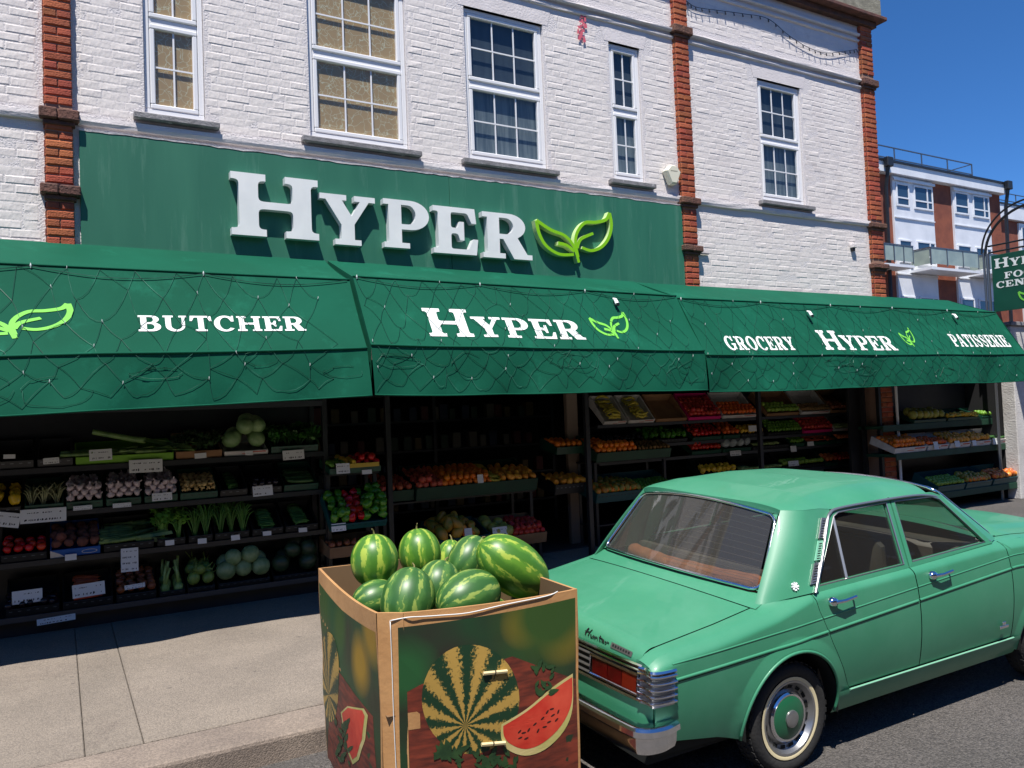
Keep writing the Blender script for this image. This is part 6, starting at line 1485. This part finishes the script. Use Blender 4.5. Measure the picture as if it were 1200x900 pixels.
CARDS = [(171,546,33,15,'largest price card below the leeks, over the garlic'),(118,533,22,13,'torn price card on the lime green leek tray'),(51,604,43,16,'wide price card under the pale spring onions'),(7,609,26,17,'tilted price card cut by the left edge of the view'),(344,533,23,11,'price card under the leafy herbs'),(308,575,21,12,'price card on the crate of dark aubergines, second shelf'),(190,582,20,9,'price card on the garlic crate beside the mushrooms'),(32,699,28,15,'price card on the black aubergine crate, lowest shelf'),(104,691,31,15,'pale price card in front of the carrots'),(152,656,17,27,'tall narrow price card above the onions'),
 (97,595,18,5,'thin price strip under the garlic nearest the spring onions'),(143,592,18,5,'thin price strip under the middle garlic crate'),(11,535,11,5,'small price tag at the left end of the top shelf'),(60,540,15,7,'small price tag under the empty crate beside the leeks'),(235,534,12,6,'small price tag under the wrapped lettuce'),(292,531,8,5,'small price tag under the cabbages'),(199,636,9,6,'small price tag under the celery'),(237,634,9,6,'small price tag under the short spring onions'),(276,630,9,6,'small price tag under the tall spring onions'),(313,625,9,5,'small price tag under the first green beans'),(355,621,9,5,'small price tag under the last green beans'),(83,653,11,7,'small price tag under the blue beetroot carton'),(158,687,20,5,'thin price strip under the brown onions'),(66,726,36,7,'grey ticket rail below the lowest shelf')]
for i, (px, py, w, h, lb) in enumerate(CARDS): card(px, py, w, h, YR-.03, lb, rnd(-3,3) + (12 if i == 3 else 0))

# ------------------------------------------------------------------ shopfront posts, interior
for px, y in ((456, 8.35), (690, 8.05), (893, 8.2)):
    p = wy(px, 560, y); MB().cbox(p.x-.03, p.x+.03, y-.03, y+.03, PAV, 2.6, .004).build('shopfront_post', M_black, bld)
p = wy(671, 490, 8.9); MB().cbox(p.x-.09, p.x+.09, 8.9, 8.98, PAV, 2.7, .01).build('door_jamb', mat('beige_jamb', lin(120,104,90), .7), bld)
pa, pb_ = wy(872, 500, 9.35), wy(1026, 500, 9.35); pm = wy(982, 500, 9.35)
M_gp = mat('grey_panel', lin(126,130,134), .6, col2=lin(112,116,120), scale=2)
MB().box(pa.x, pm.x-.004, 9.35, 9.39, PAV, 2.7).build('grey_panel', M_gp, bld); MB().box(pm.x+.004, pb_.x+.5, 9.349, 9.39, PAV, 2.7).build('grey_panel', mat('grey_panel_dark', lin(84,88,92), .6), bld)
p = wy(1033, 500, 7.9); MB().cbox(11.16, 11.22, 7.93, 7.99, PAV, 2.6, .004).build('shopfront_post', M_black, bld); MB().tube([(11.56,7.9,PAV),(11.56,7.9,2.6)], .022, 8).build('white_pipe', M_upvc, bld, 40)
sh = thing('grocery_shelving', 'dim grocery shelves deep inside the shop doorway', 'shelving', (4.6, 11.2, PAV))
for z in (.5, .95, 1.4, 1.85, 2.25): MB().box(2.9, 7.2, 11.2, 11.6, z-.03, z).build('shelf', M_edge, sh)
for x in (2.9, 5.0, 7.15): MB().box(x, x+.05, 11.19, 11.6, PAV, 2.5).build('upright', M_edge, sh)
pk = [MB().cbox(-.06,.06,-.05,.05,0,.2,.008).mesh('packet', mat('packet_%d' % k, c, .5)) for k, c in enumerate((lin(110,50,44), lin(120,114,100), lin(54,66,90), lin(120,100,56), lin(60,84,66)))]
for z in (.5, .95, 1.4, 1.85):
    x = 3.05
    while x < 7.0:
        o = link('packet', random.choice(pk), None, Matrix.Translation((x, 11.3, z+.001)) @ Matrix.Scale(rnd(.8,1.2), 4)); tag(o, 'grocery packet on the dim shelves inside the doorway', 'packet', 'packets on the grocery shelves'); x += rnd(.14,.3)

# ------------------------------------------------------------------ stands in front of and beside the doorway
def stand(px0, px1, py, y, dep, sty, h, tilt, contents, ds, where, legs=True, hb=None, zoff=0.0, layers=2):
    a, b = wy(px0, py, y), wy(px1, py, y); fr = crate(a.x, b.x, y, a.z + zoff, dep, h, tilt, sty, ds, where, hb)
    for (key, n, u0, u1) in contents: fill(fr, key, int(n*1.5), f'in the crate {ds} {where}', layers, u0, u1)
    return fr, a, b
def trestle(label, x0, x1, y0, y1, ztop, m=None):
    t = thing('trestle', label, 'stand', ((x0+x1)/2, (y0+y1)/2, PAV))
    for x in (x0+.02, x1-.06):
        for y in (y0+.02, y1-.06): MB().box(x, x+.04, y, y+.04, PAV, ztop).build('leg', m or M_black, t)
    MB().box(x0, x1, y0, y1, ztop+.001, ztop+.02).build('top_board', m or M_black, t); MB().box(x0+.03, x1-.03, y0+.05, y1-.05, PAV+.25, PAV+.27).build('lower_board', m or M_black, t)
# pepper stand beside the rack
Y1 = 8.05
f1, a, b = stand(386, 446, 556, Y1, .36, 'green', .06, 10, [('lime',8,0,.35),('lemon',6,.25,.55),('tomato',14,.5,1)], 'of limes, lemons and tomatoes', 'on the stand beside the rack')
s = MB().box(a.x+.16, b.x-.02, Y1-.022, Y1-.014, a.z+.052, a.z+.095).build('carton_strip', mat('yellow_carton', lin(196,164,60), .7), None); tag(s, 'yellow printed carton strip in front of the limes', 'carton')
f2, a2, b2 = stand(386, 452, 622, Y1-.12, .40, 'teal', .085, 42, [('pepper',8,0,.35),('red_pepper',7,.3,.62),('pepper',16,.55,1)], 'of mixed peppers', 'on the stand beside the rack', hb=.10, layers=3)
f3, a3, b3 = stand(386, 446, 655, Y1-.02, .36, 'carton', .11, 4, [('onion',10,0,1)], 'of onions at the foot', 'of the pepper stand')
trestle('black stand holding the pepper crate and lime tray', a.x-.02, b.x+.02, Y1+.1, Y1+.46, a.z-.03)
# fruit table in the doorway
Y2_ = 8.55
f4, a, b = stand(487, 629, 587, Y2_, .62, 'table', .155, 17, [('pomegranate',20,0,.22),('orange',58,.20,.62),('banana',12,.55,.75),('yellow_mango',18,.68,1)], 'of pomegranates, oranges and mangoes', 'in the doorway', hb=.2, layers=4)
f4b = crate(a.x-.42, a.x-.01, Y2_+.04, a.z+.01, .6, .13, 12, 'table', 'of red pomegranates at the left', 'of the doorway table', .18); fill(f4b, 'pomegranate', 26, 'in the tray left of the doorway oranges', 3)
trestle('dark trestle table under the doorway oranges', a.x-.4, b.x, Y2_+.04, Y2_+.6, a.z-.03)
Y3_ = 8.28
f5, a, b = stand(512, 575, 645, Y3_, .5, 'teal', .12, 14, [('papaya',9,0,.5),('green_mango',16,.35,.8),('orange',8,.3,.75)], 'of papayas and mangoes', 'below the doorway oranges', hb=.16, layers=3)
f6, a6, b6 = stand(577, 640, 643, Y3_, .5, 'carton', .13, 14, [('melon',5,0,.4),('apple',46,.38,1)], 'of melons and red apples', 'below the doorway mangoes', hb=.2, layers=3)
trestle('low dark stand under the papayas and red apples', a.x, b6.x, Y3_+.04, Y3_+.5, a.z-.03)
# right of the doorway
Y4 = 8.45
stand(652, 690, 533, Y4+.3, .4, 'green', .10, 10, [('orange',18,0,1)], 'of oranges', 'left of the shopfront post', layers=3)
stand(650, 688, 580, Y4+.15, .4, 'black', .13, 10, [('yellow_mango',16,0,1)], 'of yellow mangoes', 'left of the shopfront post', layers=3)
f7, a7, b7 = stand(698, 785, 542, Y4, .5, 'table', .13, 18, [('orange',40,0,.55),('kiwi',34,.55,1)], 'of oranges and kiwis', 'right of the shopfront post', layers=4)
stand(698, 792, 590, Y4-.1, .5, 'teal', .13, 16, [('green_mango',26,0,.55),('orange',12,.1,.5),('lime',40,.55,1)], 'of green mangoes and limes', 'behind the car roof', layers=4)
trestle('dark stand under the oranges and kiwis', a7.x, b7.x, Y4+.04, Y4+.5, a7.z-.03)
# wall rack behind the car
YW = 8.75
rk = thing('display_rack', 'black tiered fruit rack along the right shopfront behind the car', 'shelving', (7.9, YW, PAV))
x0_, x1_ = wy(700, 500, YW).x, wy(1018, 500, YW).x
WT = [wy(840, 490, YW).z, wy(840, 514, YW).z, wy(840, 530, YW).z, wy(840, 558, YW).z]
for z in WT: MB().box(x0_, x1_, YW+.01, YW+.55, z-.05, z-.03).build('shelf', M_black, rk); MB().cbox(x0_, x1_, YW-.006, YW+.009, z-.06, z-.015, .003).build('shelf_edge', M_edge, rk)
for x in (x0_, (x0_+x1_)/2, x1_-.04): MB().box(x, x+.04, YW+.5, YW+.545, PAV, 2.3).build('upright', M_black, rk)
TN = ['top', 'second', 'third', 'lowest']
def wrow(ti, lst):
    for (p0, p1, sty, key, n, ds) in lst:
        a, b = wy(p0, 520, YW), wy(p1, 520, YW)
        hi = ti == 0 or (ti == 1 and p0 > 895)
        fr = crate(a.x+.005, b.x-.005, YW+.02, WT[ti]-.01, .46 if hi else .34, .06, 40 if hi else 26, sty, ds, f'on {TN[ti]} tier, right wall rack', .13)
        if key: fill(fr, key, int(n*1.5), f'in the crate {ds}, right wall rack', 3)
wrow(0, [(708,735,'white','banana',14,'of bananas by the post'),(737,768,'white','banana',14,'of bananas by the empty tray'),(770,806,'carton',None,0,'standing empty'),(808,846,'pink','apple',34,'of red apples'),(848,888,'white','clementine',22,'of clementines')])
wrow(0, [(900,938,'carton','green_apple',16,'of boxed green apples'),(940,974,'white','kiwi',20,'of kiwi fruit'),(976,1010,'carton','onion',16,'of boxed onions')])
wrow(1, [(812,846,'green','tomato',24,'of bright tomatoes'),(848,868,'green','clementine',14,'of small clementines'),(900,940,'black','lime',34,'of limes'),(942,976,'pink','apple',26,'of dark red apples'),(978,1010,'white','courgette',16,'of courgettes')])
wrow(1, [(702,752,'black','aubergine',12,'of glossy aubergines'),(754,806,'black','pepper',14,'of loose green peppers'),(869,896,'black','lemon',12,'of lemons')])
wrow(2, [(927,943,'green','lime',12,'of small limes'),(810,845,'green','tomato',28,'of ripe tomatoes'),(847,880,'green','bag',5,'of bagged vegetables'),(882,925,'black','courgette',8,'of loose courgettes'),(945,980,'green','carrot',20,'of bunched carrots'),(982,1012,'green','peach',16,'of peaches')])
wrow(3, [(864,912,'black','courgette',16,'of dark courgettes'),(967,981,'green','peach',6,'of late peaches'),(820,862,'black','yellow_pepper',9,'of yellow peppers'),(915,965,'black','green_apple',14,'of green apples'),(982,1014,'black','tomato',18,'of small red tomatoes')])
for px, py, w, h, lb in ((882,502,12,7,'price card on the clementine tier of the right wall rack'),(930,526,9,7,'price card hung from the limes tier behind the car'),(862,531,16,6,'price strip under the bagged vegetables'),(950,520,10,5,'price strip under the pink apple tray'),(1000,527,12,4,'price strip under the peaches'),(930,543,16,6,'pale price card above the green apples')): card(px, py, w, h, YW-.04, lb)
for px, py, w, h, y, lb in ((402,549,15,12,Y1-.03,'price card on the lime tray beside the rack'),(397,618,16,9,Y1-.18,'price card on the pepper crate'),(430,553,11,5,Y1-.03,'thin price strip under the tomatoes beside the rack'),(563,561,7,10,Y2_-.05,'price card standing among the doorway oranges'),(586,623,18,11,Y3_-.03,'price card on the red apple carton'),(549,625,9,12,Y3_-.03,'folded price card among the papayas')): card(px, py, w, h, y, lb)
# right-hand display beyond the brick pilaster
YQ = 7.62
q = thing('display_rack', 'dark green fruit display beyond the right brick pilaster', 'shelving', (11.3, YQ, PAV))
xa, xb = wy(1048, 515, YQ).x, wy(1196, 515, YQ).x
QT = [wy(1120, 493, YQ+.2).z, wy(1120, 525, YQ).z, wy(1140, 572, YQ-.15).z]
for k, (z, yo) in enumerate(zip(QT, (.2, 0, -.15))): MB().cbox(xa, xb+.1, YQ+yo, YQ+yo+.5, z-.06, z-.01, .004).build('shelf', M_tgreen, q); MB().cbox(xa, xb+.1, YQ+yo-.02, YQ+yo-.002, z-.10, z+.0, .004).build('shelf_edge', M_tgreen, q)
for x in (xa, xb): MB().box(x, x+.05, YQ+.5, YQ+.56, PAV, 2.5).build('upright', M_black, q)
MB().box(xa-.2, 14.0, YQ+.62, YQ+.66, PAV, 2.6).build('back_panel', M_black, q)
def qrow(ti, yo, lst, h, tilt):
    for (p0, p1, sty, cont, ds) in lst:
        a, b = wy(p0, 520, YQ+yo), wy(p1, 520, YQ+yo); fr = crate(a.x+.004, b.x-.004, YQ+yo+.01, QT[ti], .42, h, tilt, sty, ds, f'on {("top","middle","lowest")[ti]} shelf, far right display', h*1.4)
        for key, n in cont: fill(fr, key, int(n*1.6), f'in the crate {ds} of the far right display', 3)
qrow(0, .2, [(1072,1110,'green',[('melon',7)],'of yellow green melons'),(1112,1150,'green',[('banana',8),('lemon',8)],'of bananas and lemons'),(1152,1186,'green',[('lime',20)],'of limes')], .05, 18)
qrow(1, 0, [(1047,1084,'white',[('orange',32)],'of oranges'),(1086,1110,'white',[('clementine',16)],'of clementines by the oranges'),(1112,1136,'white',[('yellow_mango',14)],'of yellow mangoes'),(1138,1160,'white',[('yellow_mango',10)],'of small mangoes'),(1162,1192,'white',[('cucumber',6)],'of cucumbers')], .09, 20)
qrow(2, -.15, [(1094,1126,'teal',[('green_apple',22)],'of green apples'),(1128,1158,'teal',[('green_mango',12),('orange',5)],'of green mangoes'),(1160,1196,'teal',[('red_mango',16)],'of red flushed mangoes')], .11, 22)
for px, py, w, h, lb in ((1097,522,8,9,'price card under the oranges of the far right display'),(1122,520,9,7,'price card under the mangoes of the far right display'),(1142,519,7,6,'small price card under the small mangoes'),(1168,517,14,7,'price card under the cucumbers of the far right display')): card(px, py, w, h, YQ-.04, lb)
